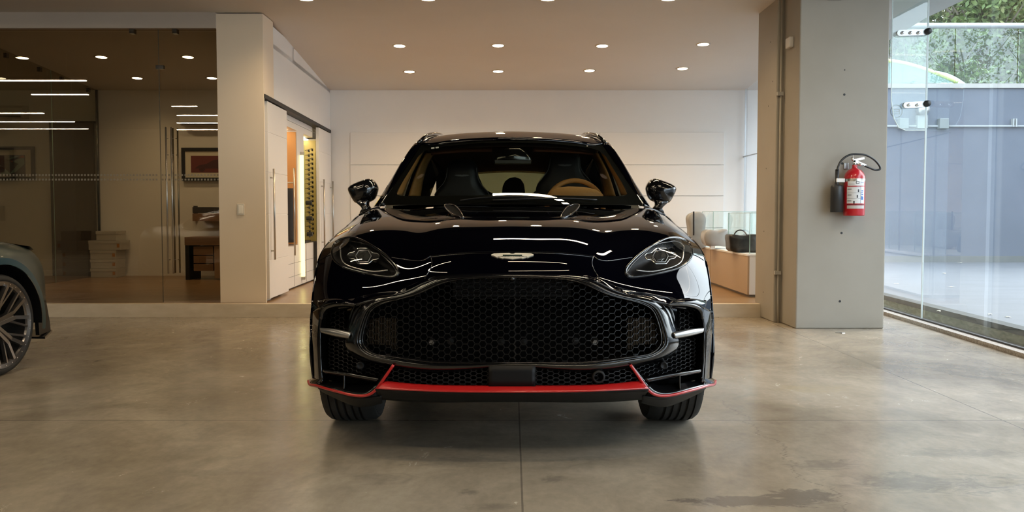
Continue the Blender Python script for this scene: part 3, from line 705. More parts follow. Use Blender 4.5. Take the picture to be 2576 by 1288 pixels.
# ---- bumper corners
def bumper(s):
    m_ = (lambda P: [((-p[0]) if s > 0 else p[0], p[1], p[2]) for p in P])
    def rb(name, A, B_, mt, oa, ob, bulge=0, n=40, rows=5, solid=.008, parent=None):
        return ribbon(name, m_(PFL(A, oa)), m_(PFL(B_, ob)), mt, parent or car, n, rows, bulge, solid=solid)
    # backing of the vents
    ribbon('vent_recess', m_(PFL([(925, 760), (905, 800), (890, 850), (905, 900), (990, 925), (975, 960), (940, 990)], .10)), m_(PFL([(812, 768), (808, 800), (806, 850), (808, 900), (812, 925), (820, 950), (830, 985)], .16)), M['void'], car, 40, 5)
    # body side of the corner, painted, running down to the winglet
    A = A_([(785, 783, 4.44), (784, 830, 4.42), (786, 900, 4.42), (791, 962, 4.42)]); B_ = PFL([(815, 770, .0), (806, 830, .0), (805, 900, .0), (808, 960, .0)])
    ribbon('bumper_corner', m_(A), m_(B_), M['paint'], car, 30, 5, .012, solid=.008)
    rb('corner_post', [(812, 772), (806, 800), (804, 850), (805, 900), (809, 962)], [(826, 788), (820, 810), (818, 850), (820, 900), (826, 960)], M['gloss'], -.004, .07, .004)
    # body between the vent blade and the grille surround
    rb('cheek', [(893, 768), (884, 790), (878, 812), (872, 836), (866, 862), (880, 886), (940, 912)], [(912, 762), (900, 790), (888, 815), (880, 840), (874, 866), (888, 884), (948, 910)], M['gloss'], .05, .02, .008)
    rb('vent_inner_wall', [(893, 772), (884, 792), (880, 815), (876, 838)], [(872, 778), (872, 795), (872, 815), (871, 834)], M['gloss'], .04, .13, 0)
    # gloss blade over the upper vent
    rb('upper_blade', [(806, 800), (809, 782), (822, 769), (850, 763), (895, 765)], [(817, 804), (820, 789), (832, 778), (856, 773), (894, 771)], M['gloss'], -.02, .02, .012)
    rb('brow', [(800, 757), (815, 753), (845, 751), (880, 757), (905, 768)], [(806, 778), (820, 768), (850, 763), (880, 764), (896, 767)], M['paint'], .04, .0, .012)
    b = rb('silver_blade', [(806, 826), (845, 829), (883, 837)], [(811, 836), (848, 846), (878, 851)], M['silver'], .0, .0, .012)
    # meshes
    # lower shelf, fin and duct
    rb('duct_shelf', [(814, 930), (880, 940), (952, 953)], [(816, 936), (880, 946), (948, 959)], M['gloss'], -.01, .0, .006)
    rb('duct_roof', [(816, 936), (880, 946), (948, 959)], [(820, 940), (880, 950), (944, 962)], M['gloss'], .0, .14, 0)
    rb('duct_fin', [(866, 944), (866, 960), (865, 978)], [(869, 944), (869, 960), (868, 976)], M['gloss'], -.005, .10, 0)
    rb('duct_floor', [(782, 964), (800, 970), (860, 986), (905, 994), (932, 988), (948, 972)], [(800, 952), (815, 956), (860, 962), (905, 968), (925, 966), (935, 960)], M['gloss'], -.01, .06, 0)
    rb('duct_wall', [(988, 920), (965, 950), (940, 982)], [(978, 920), (950, 950), (925, 978)], M['gloss'], .0, .12, 0)
    # winglet end cap
    ribbon('winglet_tip', m_(A_([(791, 950, 4.42), (781, 955, 4.42), (776, 962, 4.40), (790, 972, 4.34)])), m_(PFL([(812, 950), (810, 956), (806, 962), (812, 974)], .0)), M['gloss'], car, 20, 4, .015, solid=.008)
    # red stripe around the duct
    P = PFL([(990, 918), (976, 938), (958, 964), (945, 981), (930, 992), (905, 996), (860, 988), (815, 976), (790, 969)], -.014)+A_([(778, 965, 4.36), (776, 958, 4.40)])
    MB().tube([tuple(p) for p in resample(m_(P), 70)], .0068, 8).build('red_stripe', M['red'], car, smooth=True)
    # under tray ahead of the tyre
    rb('under_tray', [(800, 975), (860, 990), (905, 1000), (960, 996)], [(812, 985), (870, 1012), (905, 1022), (962, 1012)], M['plastic'], .05, .2, 0)
bumper(-1); bumper(1)
up = [(829, 780), (870, 776), (871, 832), (835, 829)]
hexmesh([up], 6.5, .085, .0022, M['meshlow'], 'upper_vent_mesh', car, 1.1)
lo = [(826, 850), (866, 855), (872, 880), (900, 898), (986, 918), (972, 948), (900, 938), (830, 928)]
hexmesh([lo], 5.6, .075, .0022, M['meshlow'], 'lower_vent_mesh', car, 1.35)
cl = [(985, 925), (1080, 938), (1170, 934), (1229, 922), (1229, 972), (1130, 970), (955, 966)]
hexmesh([cl], 6.2, .03, .0036, M['meshlow'], 'lower_intake_mesh', car, 1.5)
a = PFL([(1289, 915), (1180, 926), (1080, 934), (985, 920)], .10); b = PFL([(1289, 985), (1180, 983), (1080, 980), (940, 975)], .10)
ribbon('lower_intake_recess', mirror(a), mirror(b), M['void'], car, 60, 4)
a = PFL([(1289, 919.5), (1229, 919.5)], -.004); b = PFL([(1289, 972), (1229, 972)], -.004)
ribbon('radar_cover', mirror(a), mirror(b), M['satin'], car, 12, 3, solid=.01)
for s in (-1, 1):
    p = PF(1070, 948, -.0); p.x *= -s
    if s == 1: MB().lathe([(.020, -.008), (.027, -.01), (.03, 0), (.03, .03), (.021, .03), (.020, -.008)], p, 'y', 28).build('tow_eye_ring', M['plastic'], car, smooth=True)
    p = PF(907, 919, .05); p.x *= -s
    MB().lathe([(0, -.012), (.011, -.012), (.013, -.014), (.018, -.012), (.019, .02)], p, 'y', 24).build('corner_sensor', M['plastic'], car, smooth=True)
# ---- red splitter and the black chin under it
a = PFL([(1289, 971), (1150, 970.5), (1050, 967), (966, 959)], .0); b = PFL([(1289, 987), (1150, 986), (1050, 983), (946, 978)], -.045)
ribbon('red_splitter', mirror(a), mirror(b), M['red'], car, 80, 5, .004, solid=.006)
a = PFL([(1289, 988), (1150, 987), (1050, 984), (944, 979)], -.035); b = PFL([(1289, 1010), (1150, 1011), (1050, 1010), (960, 1004)], .12)
ribbon('chin', mirror(a), mirror(b), M['satin'], car, 80, 4, 0, solid=.006)
a = PFL([(1289, 1010), (1150, 1011), (1050, 1010), (960, 1004)], .12); b = [(p[0], 4.45, .30) for p in a]
ribbon('belly_pan', mirror(a), mirror(b), M['plastic'], car, 60, 3, 0, solid=.006)
# ---- bonnet shut line, nose creases
def skinline(P, r, m, name, off=.0008, n=80, parent=car, mirr=False, smooth=True):
    Q = [tuple(p) for p in resample(P, n, False, smooth)]
    a = onl(Q, off); mb = MB().tube(a, r, 6)
    if mirr: mb.tube([Vector((-p.x, p.y, p.z)) for p in a], r, 6)
    return mb.build(name, m, parent, smooth=True)
seam = [(1289, 634), (1215, 635), (1150, 638), (1083, 643)]
skinline([(1289, 634), (1150, 637), (1085, 644)], .0022, M['void'], 'bonnet_gap', .0, mirr=True)
skinline([(1289, 637), (1150, 640), (1084, 647)], .0012, M['darkchrome'], 'bonnet_edge', .001, mirr=True)
skinline([(1083, 644), (1070, 653), (1055, 656), (1020, 653), (986, 648)], .0014, M['darkchrome'], 'bonnet_corner', .001, mirr=True)
skinline([(1082, 644), (1087, 658), (1082, 678), (1068, 700)], .0014, M['darkchrome'], 'nose_crease_highlight', .001, mirr=True)  # metal line paints the highlight along the nose crease
skinline([(836, 640), (822, 645), (806, 655)], .0013, M['void'], 'wing_gap', .001, 20, mirr=True)
# ---- wing badge with its name bar
def badge(cx, cy, wpx, tree, name, parent, mt, off=.004, txt=True, Yfix=None):
    k = wpx/110.0
    top = [(-55, -6), (-48, -8.5), (-30, -9.5), (-8, -10), (-4, -8), (0, -7.6)]
    bot = [(0, 5.0), (-4, 4.2), (-22, 2.2), (-26, 3.2), (-36, 0.2), (-40, .8), (-48, -3.2), (-55, -5)]
    half = top+bot; P = half+[(-x, y) for x, y in half[1:-1][::-1]] if False else [(x, y) for x, y in top]+[(-x, y) for x, y in top[::-1][1:]]+[(-x, y) for x, y in bot[::-1]]+[(x, y) for x, y in bot[1:]]
    P = [(cx+x*k, cy+(y+2)*k) for x, y in P]
    if tree is None: W_ = [at(x, y, Yfix) for x, y in P]; W2 = [p+Vector((0, -.004, 0)) for p in W_]
    else: W_ = onl(P, 0, tree); W2 = onl(P, off, tree)
    n = len(P); c = sum(W2, Vector())/n
    mb = MB(); mb.add(W2+W_+[c], [(i, (i+1) % n, 2*n) for i in range(n)]+[(i, n+i, n+(i+1) % n, (i+1) % n) for i in range(n)])
    return mb.build(name, mt, parent)
bd = badge(1289, 646.5, 106, bv, 'wing_badge', car, mat('badge_silver', (.80, .74, .62), .35, .25), .006)
# feather grooves
mb = MB()
for s in (-1, 1):
    for k, (xa_, xb_) in enumerate(((2, 5), (7, 13), (12, 21), (17, 29), (24, 38))):
        a = on(1289+s*xa_*.96, 647.5, .0075)[0]; b = on(1289+s*xb_*.96, 650.2-k*.6, .0075)[0]; mb.bar(a, b, .0008, .0008)
mb.build('feather_lines', M['black'], bd)
p0, n0 = on(1289, 645.2, .0070); p1, _ = on(1289+24, 645.2, .0070); p2, _ = on(1289-24, 645.2, .0070)
mb = MB(); q = [on(1289+dx, 645.2+dy, .0068)[0] for dx, dy in ((-24, -1.7), (24, -1.7), (24, 1.7), (-24, 1.7))]; mb.add(q, [(0, 1, 2, 3)]); nb = mb.build('name_bar', mat('badge_green', (.01, .03, .02), .3), bd)
zaxis = n0; xax = Vector((1, 0, 0)); yax = zaxis.cross(xax).normalized(); R3 = Matrix((xax, yax, zaxis)).transposed()
text('name_letters', 'ASTON MARTIN', .0085, M['chrome'], nb, on(1289, 645.2, .0078)[0], R3, .0002)
# ---- headlamps
def headlamp(s):
    mx_ = lambda p: Vector((-p.x if s > 0 else p.x, p.y, p.z))
    e = bpy.data.objects.new('headlamp', None); link(e, car)
    O = [mx_(v) for v in onl(HLs, .001)]
    mb = MB().tube(O, .0055, 8, True); mb.build('rim', M['gloss'], e, smooth=True)
    MB().tube([mx_(v) for v in onl(scalep(HLs, .965), .003)], .0017, 6, True).build('bright_rim', M['darkchrome'], e, smooth=True)
    # bowl
    c = sum(O, Vector())/len(O); G = []
    for k in range(7):
        t = k/6; sc = 1-t*.22 if k < 6 else .0
        G.append([c+(p-c)*sc+Vector((0, .11*math.sin(t*math.pi/2), 0))+(Vector((0, .11, 0)) if k == 6 else Vector())*0 for p in O])
    MB().grid(G, True).build('bowl', M['satin'], e, smooth=True)
    # outer lens
    mb = MB(); G = []
    for k in range(6):
        sc = 1-k/5; G.append([mx_(v) for v in onl(scalep(HLs, max(sc, .01)), .003)])
    mb.grid(G, True).build('lens', M['lens'], e, smooth=True)
    def pl(P, dy): # on the plane inside the lamp
        r = []
        for p in P:
            v = on(p[0], p[1])[0]; d = ray(p[0], p[1]); v = v+d*(dy/d.y); r.append(mx_(v))
        return r
    Z = 9.2
    cl_ = [(485, 575), (540, 520), (650, 500), (735, 410), (965, 410), (1080, 515), (1195, 530), (1245, 590), (1195, 665), (1080, 680), (985, 770), (740, 770), (660, 665), (545, 640)]
    clp = [(820+a/Z, 580+b/Z) for a, b in cl_]
    P = pl([tuple(p) for p in resample(clp, 60, True, False)], .025)
    MB().tube(P, .0028, 6, True).build('projector_bezel', M['chrome'], e, smooth=True)
    cc = sum(P, Vector())/len(P); mb = MB().add(P+[cc+Vector((0, .01, 0))], [(i, (i+1) % 60, 60) for i in range(60)]); mb.build('projector_plate', mat('projector_glass', (.05, .05, .048), .15, .6), e)
    hexo = [(760, 465), (980, 465), (1050, 590), (970, 725), (760, 725), (690, 590)]
    P = pl([(820+a/Z, 580+b/Z) for a, b in hexo], .018); MB().tube(P, .0022, 6, True).build('projector_ring', M['silver'], e, smooth=True)
    P = pl([(820+a/Z, 580+b/Z) for a, b in [(780, 490), (960, 490), (1020, 590), (950, 700), (780, 700), (725, 590)]], .02)
    cc = sum(P, Vector())/6+Vector((0, -.012, 0)); MB().add(P+[cc], [(i, (i+1) % 6, 6) for i in range(6)]).build('projector_lens', mat('projector_crystal', (.25, .25, .23), .05, .85), e)
    mb = MB()
    for a, b, c_, d_ in ((870, 490, 870, 700), (740, 560, 900, 500), (760, 640, 960, 690), (800, 650, 850, 700), (560, 590, 660, 600), (1080, 560, 1080, 640), (1120, 550, 1120, 650), (1160, 555, 1160, 650), (1200, 560, 1200, 640)):
        p, q = pl([(820+a/Z, 580+b/Z), (820+c_/Z, 580+d_/Z)], .008); mb.bar(p, q, .0012)
    for k in range(13):
        t = k/12; a = 540+t*430; b = 440-90*math.sin(math.pi*t*.9); p, q = pl([(820+a/Z, 580+b/Z), (820+(a+22)/Z, 580+(b-45)/Z)], .02); mb.bar(p, q, .0018)
    mb.build('projector_ribs', M['darkchrome'], e)
    drl = [(415, 285), (360, 330), (330, 430), (340, 560), (400, 730), (560, 830), (800, 900), (1050, 945), (1250, 940), (1430, 915)]
    MB().tube([tuple(p) for p in resample([tuple(v) for v in pl([(820+a/Z, 580+b/Z) for a, b in drl], .018)], 50)], .0035, 8).build('light_guide', mat('light_guide_white', (.6, .58, .55), .15, .6, 1), e, smooth=True)
    dr2 = [(400, 290), (500, 250), (640, 255), (900, 300), (1100, 400), (1250, 520), (1400, 660), (1560, 830), (1640, 960)]
    MB().tube([tuple(p) for p in resample([tuple(v) for v in pl([(820+a/Z, 580+b/Z) for a, b in dr2], .012)], 50)], .0020, 8).build('inner_edge', M['darkchrome'], e, smooth=True)
headlamp(-1); headlamp(1)
# ---- bonnet nostrils
def nostril(s):
    def P_(P, lift=0):
        r = []
        for x, y in P:
            v = at(x, y-lift, 4.64+(548-y)/33*.46); r.append(Vector((-v.x if s > 0 else v.x, v.y, v.z)))
        return r
    O = P_([tuple(p) for p in resample(NOS, 40, True)]); c = sum(O, Vector())/40
    e = MB().tube(O, .0055, 8, True).build('bonnet_vent', M['paint'], car, smooth=True)
    MB().add(O+[c+Vector((0, .01, -.012))], [(i, (i+1) % 40, 40) for i in range(40)]).build('vent_mesh', M['void'], e, smooth=True)
    MB().tube(P_([tuple(p) for p in resample([(1119, 516), (1128, 530), (1149, 544), (1165, 547)], 24)], .6), .0022, 6).build('vent_bright_edge', M['darkchrome'], e, smooth=True)
    # the raised fairing carrying the opening
    inflate([v+Vector((0, .012, -.002)) for v in O], [(1.12, 0), (1.10, .03), (.9, .12), (.5, .22)], cap=False).build('vent_fairing', M['paint'], e, smooth=True)
nostril(-1); nostril(1)
# ---- windscreen
wr = [A_([(1289, 513, 5.47), (1226, 513, 5.48), (1165, 513.5, 5.50), (1105, 514, 5.54), (1050, 514.5, 5.60), (1000, 515, 5.69), (957, 516, 5.82)]),
      A_([(1289, 470, 5.658), (1230, 470, 5.668), (1173, 471, 5.689), (1119, 473, 5.73), (1069, 474, 5.792), (1024, 475, 5.89), (986, 472, 6.02)]),
      A_([(1289, 405, 6.06), (1238, 405, 6.07), (1188, 406, 6.09), (1141, 409, 6.13), (1098, 413, 6.19), (1061, 415, 6.27), (1029, 408, 6.38)]),
      A_([(1289, 352, 6.38), (1244, 352.5, 6.39), (1200, 354, 6.41), (1159, 357, 6.44), (1121, 361, 6.48), (1088, 366, 6.53), (1060, 362, 6.60)])]
WG = loft(wr, 81, 50); ws = MB().grid(WG); wt = BVHTree.FromPolygons(ws.V, ws.F)
scr = ws.build('windscreen', M['shield'], car, smooth=True)
# black frit band behind the edge of the glass: outside the clear window
CW = [(1288, 357), (1200, 359), (1130, 366), (1090, 371), (1068, 378), (1052, 392), (1035, 420), (1013, 455), (1000, 477), (997, 487), (1004, 491.5), (1040, 492), (1150, 491.5), (1288, 491)]
CWf = CW+[(2*CXP-p[0], p[1]) for p in CW[::-1]]
edge = [tuple(p) for p in WG[0]]+[tuple(r[-1]) for r in WG[1:]]+[tuple(p) for p in WG[-1][::-1]][1:]+[tuple(r[0]) for r in WG[::-1]][1:-1]
# both loops by angle about the centre of the glass
c0 = (1288, 425)
inner = resample(CWf, 400, True, False)
def angof(x, y): return math.atan2(y-c0[1], (x-c0[0])*.5)
def loopat(P, n=240):
    A = sorted([(angof(*p), p) for p in P]); aa = np.array([q[0] for q in A]); V = np.array([q[1] for q in A], float)
    aa = np.concatenate([aa-2*math.pi, aa, aa+2*math.pi]); V = np.concatenate([V, V, V]); T = np.linspace(-math.pi, math.pi, n, endpoint=False)
    return np.stack([np.interp(T, aa, V[:, j]) for j in range(V.shape[1])], 1)
ein = loopat([tuple(p) for p in inner]); 
epx = resample([proj(p) for p in edge], 500, True, False); eout = loopat([tuple(p) for p in epx])
G = []
for k in range(5):
    t = k/4; G.append([on(*(ein[i]*(1-t)+(c0+(eout[i]-c0)*.997)*t), -.004, wt)[0] for i in range(240)])
MB().grid(G, True).build('frit_band', M['void'], car, smooth=True)
# ---- roof
def rrow(Y, zc, hw, drop, dy=0): return [(hw*q, Y+dy*q*q, zc-drop*d) for q, d in ((0, 0), (.25, .06), (.5, .2), (.7, .4), (.86, .66), (.96, .86), (1.0, 1.0))]
tp = [tuple(WG[-1][40+k]) for k in (0, 7, 14, 20, 27, 33, 40)]
rws = [[(-p[0] if p[0] < 0 else p[0], p[1], p[2]) for p in tp], rrow(6.72, zat(335.5, 6.7), .665, .055, .03), rrow(7.1, zat(334.5, 7.0)+.004, .69, .06), rrow(7.7, 1.715, .69, .07), rrow(8.3, 1.64, .65, .07), rrow(8.75, 1.53, .60, .06)]
rws[0] = [(abs(p[0]), p[1], p[2]) for p in rws[0]]
RG = loft(rws, 81, 40); MB().grid(RG).build('roof', M['paint'], car, smooth=True, solid=.02, soff=0)
MB().grid([[Vector(p)+Vector((0, 0.02, -.045)) for p in r] for r in RG[::4]]).build('headliner', M['headliner'], car, smooth=True)
# roof-to-flank side of the cabin
def cabin(s):
    m_ = lambda P: [((-p[0]) if s > 0 else p[0], p[1], p[2]) for p in P]
    outA = A_([(940, 521, 5.90), (984, 453, 6.16), (1014, 402, 6.38), (1043, 362, 6.62)]); inA = [tuple(WG[k][-1]) for k in (0, 17, 33, 49)]
    ribbon('windscreen_pillar', m_(inA), m_(outA), M['paint'], car, 40, 5, .012, solid=.006)
    tp_ = [(-p[0], p[1], p[2]) for p in [tuple(RG[k][-1]) for k in (3, 12, 20, 30, 39)]]; tp_ = [(-abs(p[0]), p[1], p[2]) for p in tp_]
    lo_ = [(-.86, 6.0, 1.15), (-.94, 6.4, 1.15), (-.945, 7.2, 1.16), (-.94, 8.0, 1.15), (-.86, 8.75, 1.12)]
    up_ = [outA[1], outA[-1]]+tp_[1:]
    ribbon('door_glass', m_([(p[0]-.01, p[1], p[2]) for p in [(-.80, 6.15, 1.32), (-.70, 6.6, 1.56), (-.695, 7.1, 1.63), (-.70, 7.7, 1.6), (-.70, 8.4, 1.45)]]), m_(lo_), M['sideglass'], car, 40, 5, 0)
    ribbon('cant_rail', m_([outA[0], outA[1], outA[2], outA[3]]+tp_[1:]), m_([(-.86, 6.0, 1.17), (-.80, 6.15, 1.32), (-.75, 6.4, 1.45), (-.715, 6.65, 1.56), (-.705, 7.1, 1.63), (-.705, 7.7, 1.6), (-.66, 8.75, 1.42)]), M['gloss'], car, 60, 4, 0, solid=.006)
    ribbon('shoulder', m_(lo_), m_([tuple(at(905, 541, 5.84)), (-.985, 6.4, 1.13), (-.985, 7.2, 1.14), (-1.0, 7.9, 1.13), (-.92, 8.75, 1.10)]), M['paint'], car, 50, 5, 0, dirv=Vector((0, 0, 1)), solid=.006)
    ribbon('scuttle_side', m_(A_([(905, 541, 5.84), (930, 528, 5.74), (956, 524, 5.66)])), m_([(-.90, 6.05, 1.15), outA[0], inA[0]]), M['paint'], car, 16, 3, .0, solid=.006)
    # rail
    P = A_([(1052, 360, 6.62), (1063, 349, 6.68), (1076, 341, 6.8), (1092, 338, 7.0), (1106, 340, 7.3), (1113, 345, 7.7), (1118, 352, 8.2)])
    MB().tube([tuple(p) for p in resample(m_(P), 40)], [.012+.008*math.sin(math.pi*k/39) for k in range(40)], 10).build('roof_rail', M['chrome'] if False else M['gloss'], car, smooth=True)
    # interior trims
    ribbon('pillar_trim', m_(A_([(997, 491, 6.0), (1013, 456, 6.16), (1036, 416, 6.34), (1054, 384, 6.52), (1062, 372, 6.62)])), m_(A_([(1012, 491, 6.2), (1026, 455, 6.32), (1047, 415, 6.5), (1066, 380, 6.66), (1078, 366, 6.78)])), M['tan'], car, 30, 4, .02, solid=.01)
    ribbon('belt_post', m_(A_([(1028, 493, 6.9), (1040, 455, 6.95), (1058, 412, 7.0), (1072, 385, 7.05)])), m_(A_([(1056, 493, 7.0), (1062, 455, 7.05), (1074, 415, 7.1), (1090, 386, 7.15)])), M['tan'], car, 30, 4, .02, solid=.02)
    ribbon('added_side_blackout', m_([(-.70, 6.98, 1.66), (-.70, 7.8, 1.66), (-.66, 8.56, 1.6)]), m_([(-.93, 6.98, 1.0), (-.93, 7.8, 1.0), (-.88, 8.56, 1.05)]), M['void'], car, 20, 3, 0)  # added black panel, blocks the bright gaps behind the belt post
    ribbon('door_card', m_([(-.93, 5.95, 1.12), (-.93, 7.0, 1.12), (-.9, 8.6, 1.12)]), m_([(-.90, 5.95, .45), (-.90, 7.0, .45), (-.88, 8.6, .45)]), M['navy'], car, 20, 3, 0)
cabin(1); cabin(-1)
# ---- tail with its window
a = [(0, 8.72, 1.56), (.35, 8.71, 1.55), (.60, 8.70, 1.50)]; b = [(0, 8.95, 1.12), (.45, 8.94, 1.12), (.80, 8.86, 1.12)]
ribbon('rear_window', mirror(a), mirror(b), M['rearglass'], car, 30, 4, 0)
b2 = [(0, 8.98, .35), (.5, 8.97, .35), (.88, 8.8, .35)]
ribbon('tailgate', mirror(b), mirror(b2), M['paint'], car, 30, 5, -.03, solid=.01)
# ---- cabin floor and dashboard
MB().box(-.88, .88, 5.6, 8.8, .40, .44).box(-.88, .88, 5.62, 5.66, .44, 1.1).build('cabin_floor', M['void'], car)
ribbon('dashboard', mirror(A_([(1289, 497, 5.60), (1150, 498, 5.66), (1030, 500, 5.86)])), mirror([(0, 6.25, 1.185), (.45, 6.25, 1.185), (.84, 6.3, 1.16)]), M['satin'], car, 50, 5, .02, dirv=Vector((0, 0, 1)), solid=.03)
P = [(1378, 492), (1384, 481), (1398, 472), (1430, 469), (1468, 470), (1500, 477), (1516, 488), (1518, 493)]
mb = inflate([at(x, y, 6.1) for x, y in P]+[at(x, 505, 6.1) for x in (1518, 1450, 1378)], [(.9, -.05), (.98, -.03), (1, 0), (1, .25), (.95, .3)]); mb.build('instrument_hood', M['tan'], car, smooth=True)
# steering wheel
c = at(1447, 519, 6.38); mb = MB(); R_ = .200; P = []
tilt = math.radians(-22)
for k in range(48):
    a = 2*math.pi*k/48; P.append(c+Vector((R_*math.cos(a), R_*math.sin(a)*math.sin(-tilt), R_*math.sin(a)*math.cos(tilt))))
sw = MB().tube(P, .018, 12, True).build('steering_wheel', M['tan'], car, smooth=True)
inflate([c+(p-c)*.42 for p in P], [(.6, -.03), (.95, -.015), (1, .0), (.9, .04)]).build('wheel_hub', M['navy'], sw, smooth=True)
mb = MB()
for a in (0, math.pi, 1.5*math.pi): mb.bar(c, c+Vector((R_*math.cos(a), R_*math.sin(a)*math.sin(-tilt), R_*math.sin(a)*math.cos(tilt))), .03, .02)
mb.build('wheel_spoke', M['navy'], sw)
# seats
def seat(cx, ty):
    e = bpy.data.objects.new('seat', None); link(e, car)
    O = [(cx-3, ty), (cx-26, ty+3), (cx-36, ty+12), (cx-40, ty+34), (cx-44, ty+56), (cx-58, ty+76), (cx-70, ty+92), (cx-72, ty+125), (cx-64, ty+190), (cx+64, ty+190), (cx+72, ty+125), (cx+70, ty+92), (cx+58, ty+76), (cx+44, ty+56), (cx+40, ty+34), (cx+36, ty+12), (cx+26, ty+3)]
    Q = [tuple(p) for p in resample(O, 80, True)]; W_ = [at(x, y, 6.95) for x, y in Q]
    inflate(W_, [(0.02, -.05), (.5, -.055), (.8, -.045), (.93, -.02), (1, .02), (1, .08), (.92, .12)], centre=at(cx, ty+75, 6.95)).build('backrest', M['navy'], e, smooth=True)
    mb = MB()
    for s in (-1, 1):
        pp = [(cx+s*36, ty+22), (cx+s*39, ty+42), (cx+s*46, ty+60), (cx+s*60, ty+76), (cx+s*69, ty+90)]
        mb.tube([at(x, y, 6.90) for x, y in [tuple(p) for p in resample(pp, 20)]], .0028, 6)
    mb.build('piping', mat('grey_piping', (.10, .10, .11), .5), e, smooth=True)
    badge(cx, ty+42, 37, None, 'embroidered_wings', e, mat('grey_thread', (.16, .165, .17), .6), Yfix=6.895)
    MB().box(at(cx-60, 500, 6.8).x, at(cx+60, 500, 6.8).x, 6.45, 6.95, .62, .78).build('cushion', M['navy'], e)
seat(1162, 400); seat(1421, 374)
P = [(1262, 492), (1264, 470), (1270, 456), (1282, 447), (1296, 445), (1310, 450), (1318, 462), (1321, 480), (1322, 492)]
inflate([at(x, y, 8.0) for x, y in P], [(.1, -.05), (.8, -.045), (.97, -.02), (1, .03), (.9, .07)]).build('rear_headrest', mat('dark_brown_leather', (.018, .012, .008), .6), car, smooth=True)
MB().box(-.7, .7, 7.9, 8.05, .5, 1.17).build('rear_bench', M['navy'], car)
mb = MB().box(-.75, .75, 8.4, 8.5, 1.57, 1.60); 
# black lining around the rear opening as seen from inside
lin = [(1196, 424), (1226, 421), (1289, 420.5), (1350, 421), (1377, 424), (1368, 442), (1352, 476), (1340, 486), (1238, 486), (1218, 475), (1205, 445)]
I_ = [at(x, y, 8.55) for x, y in [tuple(p) for p in resample(lin, 60, True, False)]]; c = sum(I_, Vector())/60; O2 = [Vector((c.x+(p.x-c.x)*3.0, 8.55, c.z+(p.z-c.z)*1.0)) for p in I_]
OO = []
for p in I_:
    d = Vector((p.x-c.x, 0, p.z-c.z)); k = min((.72/abs(d.x)) if abs(d.x) > 1e-6 else 99, ((.16 if d.z > 0 else .60)/abs(d.z)) if abs(d.z) > 1e-6 else 99); OO.append(Vector((c.x+d.x*max(k, 1.02), 8.55, c.z+d.z*max(k, 1.02))))
MB().grid([I_, OO], True).build('rear_lining', M['void'], car)
# mirror, sensor pod and visors
e = bpy.data.objects.new('interior_mirror', None); link(e, car)
P = [(1243, 412), (1240, 405), (1246, 396), (1262, 380), (1275, 372), (1310, 372), (1322, 380), (1334, 393), (1338, 402), (1336, 412)]
inflate([at(x, y, 6.3) for x, y in P], [(.8, -.03), (1, 0), (1, .03), (.9, .05)]).build('pod', M['gloss'], e, smooth=True)
a, b = at(1245, 407, 6.24), at(1336, 407, 6.24); MB().bar(a, b, .022, .02).build('mirror_glass_edge', mat('mirror_grey', (.08, .085, .085), .25, .3), e)
ribbon('sun_visor', A_([(1085, 372, 6.7), (1160, 366, 6.7), (1238, 364, 6.7)]), A_([(1084, 388, 6.6), (1160, 382, 6.6), (1238, 380, 6.6)]), M['brown'], car, 20, 3, 0, solid=.015)
ribbon('sun_visor', A_([(1340, 364, 6.7), (1420, 366, 6.7), (1490, 372, 6.7)]), A_([(1340, 380, 6.6), (1420, 382, 6.6), (1492, 388, 6.6)]), M['brown'], car, 20, 3, 0, solid=.015)
# wiper and parking sticker on the glass
MB().tube([on(x, y, .012, wt)[0] for x, y in [tuple(p) for p in resample([(1158, 509), (1200, 503), (1280, 500), (1390, 503)], 20)]], .006, 6).build('wiper', M['satin'], car, smooth=True)
MB().tube([on(x, y, .012, wt)[0] for x, y in [tuple(p) for p in resample([(1240, 508), (1330, 505), (1440, 504), (1500, 507)], 20)]], .006, 6).build('wiper', M['satin'], car, smooth=True)
mb = MB()
for x in (1089, 1100):
    q = [on(x+dx, 373+dy-(x-1089)*.1, .002, wt)[0] for dx, dy in ((-4, -1.5), (4, -2.2), (4, 1.4), (-4, 2))]; mb.add(q, [(0, 1, 2, 3)])
mb.build('sticker_or_reflection', mat('sticker_grey', (.45, .47, .45), .5), car)
MB().tube([Vector((-.19, 7.6, 1.735)), Vector((-.188, 7.65, 1.785))], .004, 6).build('aerial', M['plastic'], car)
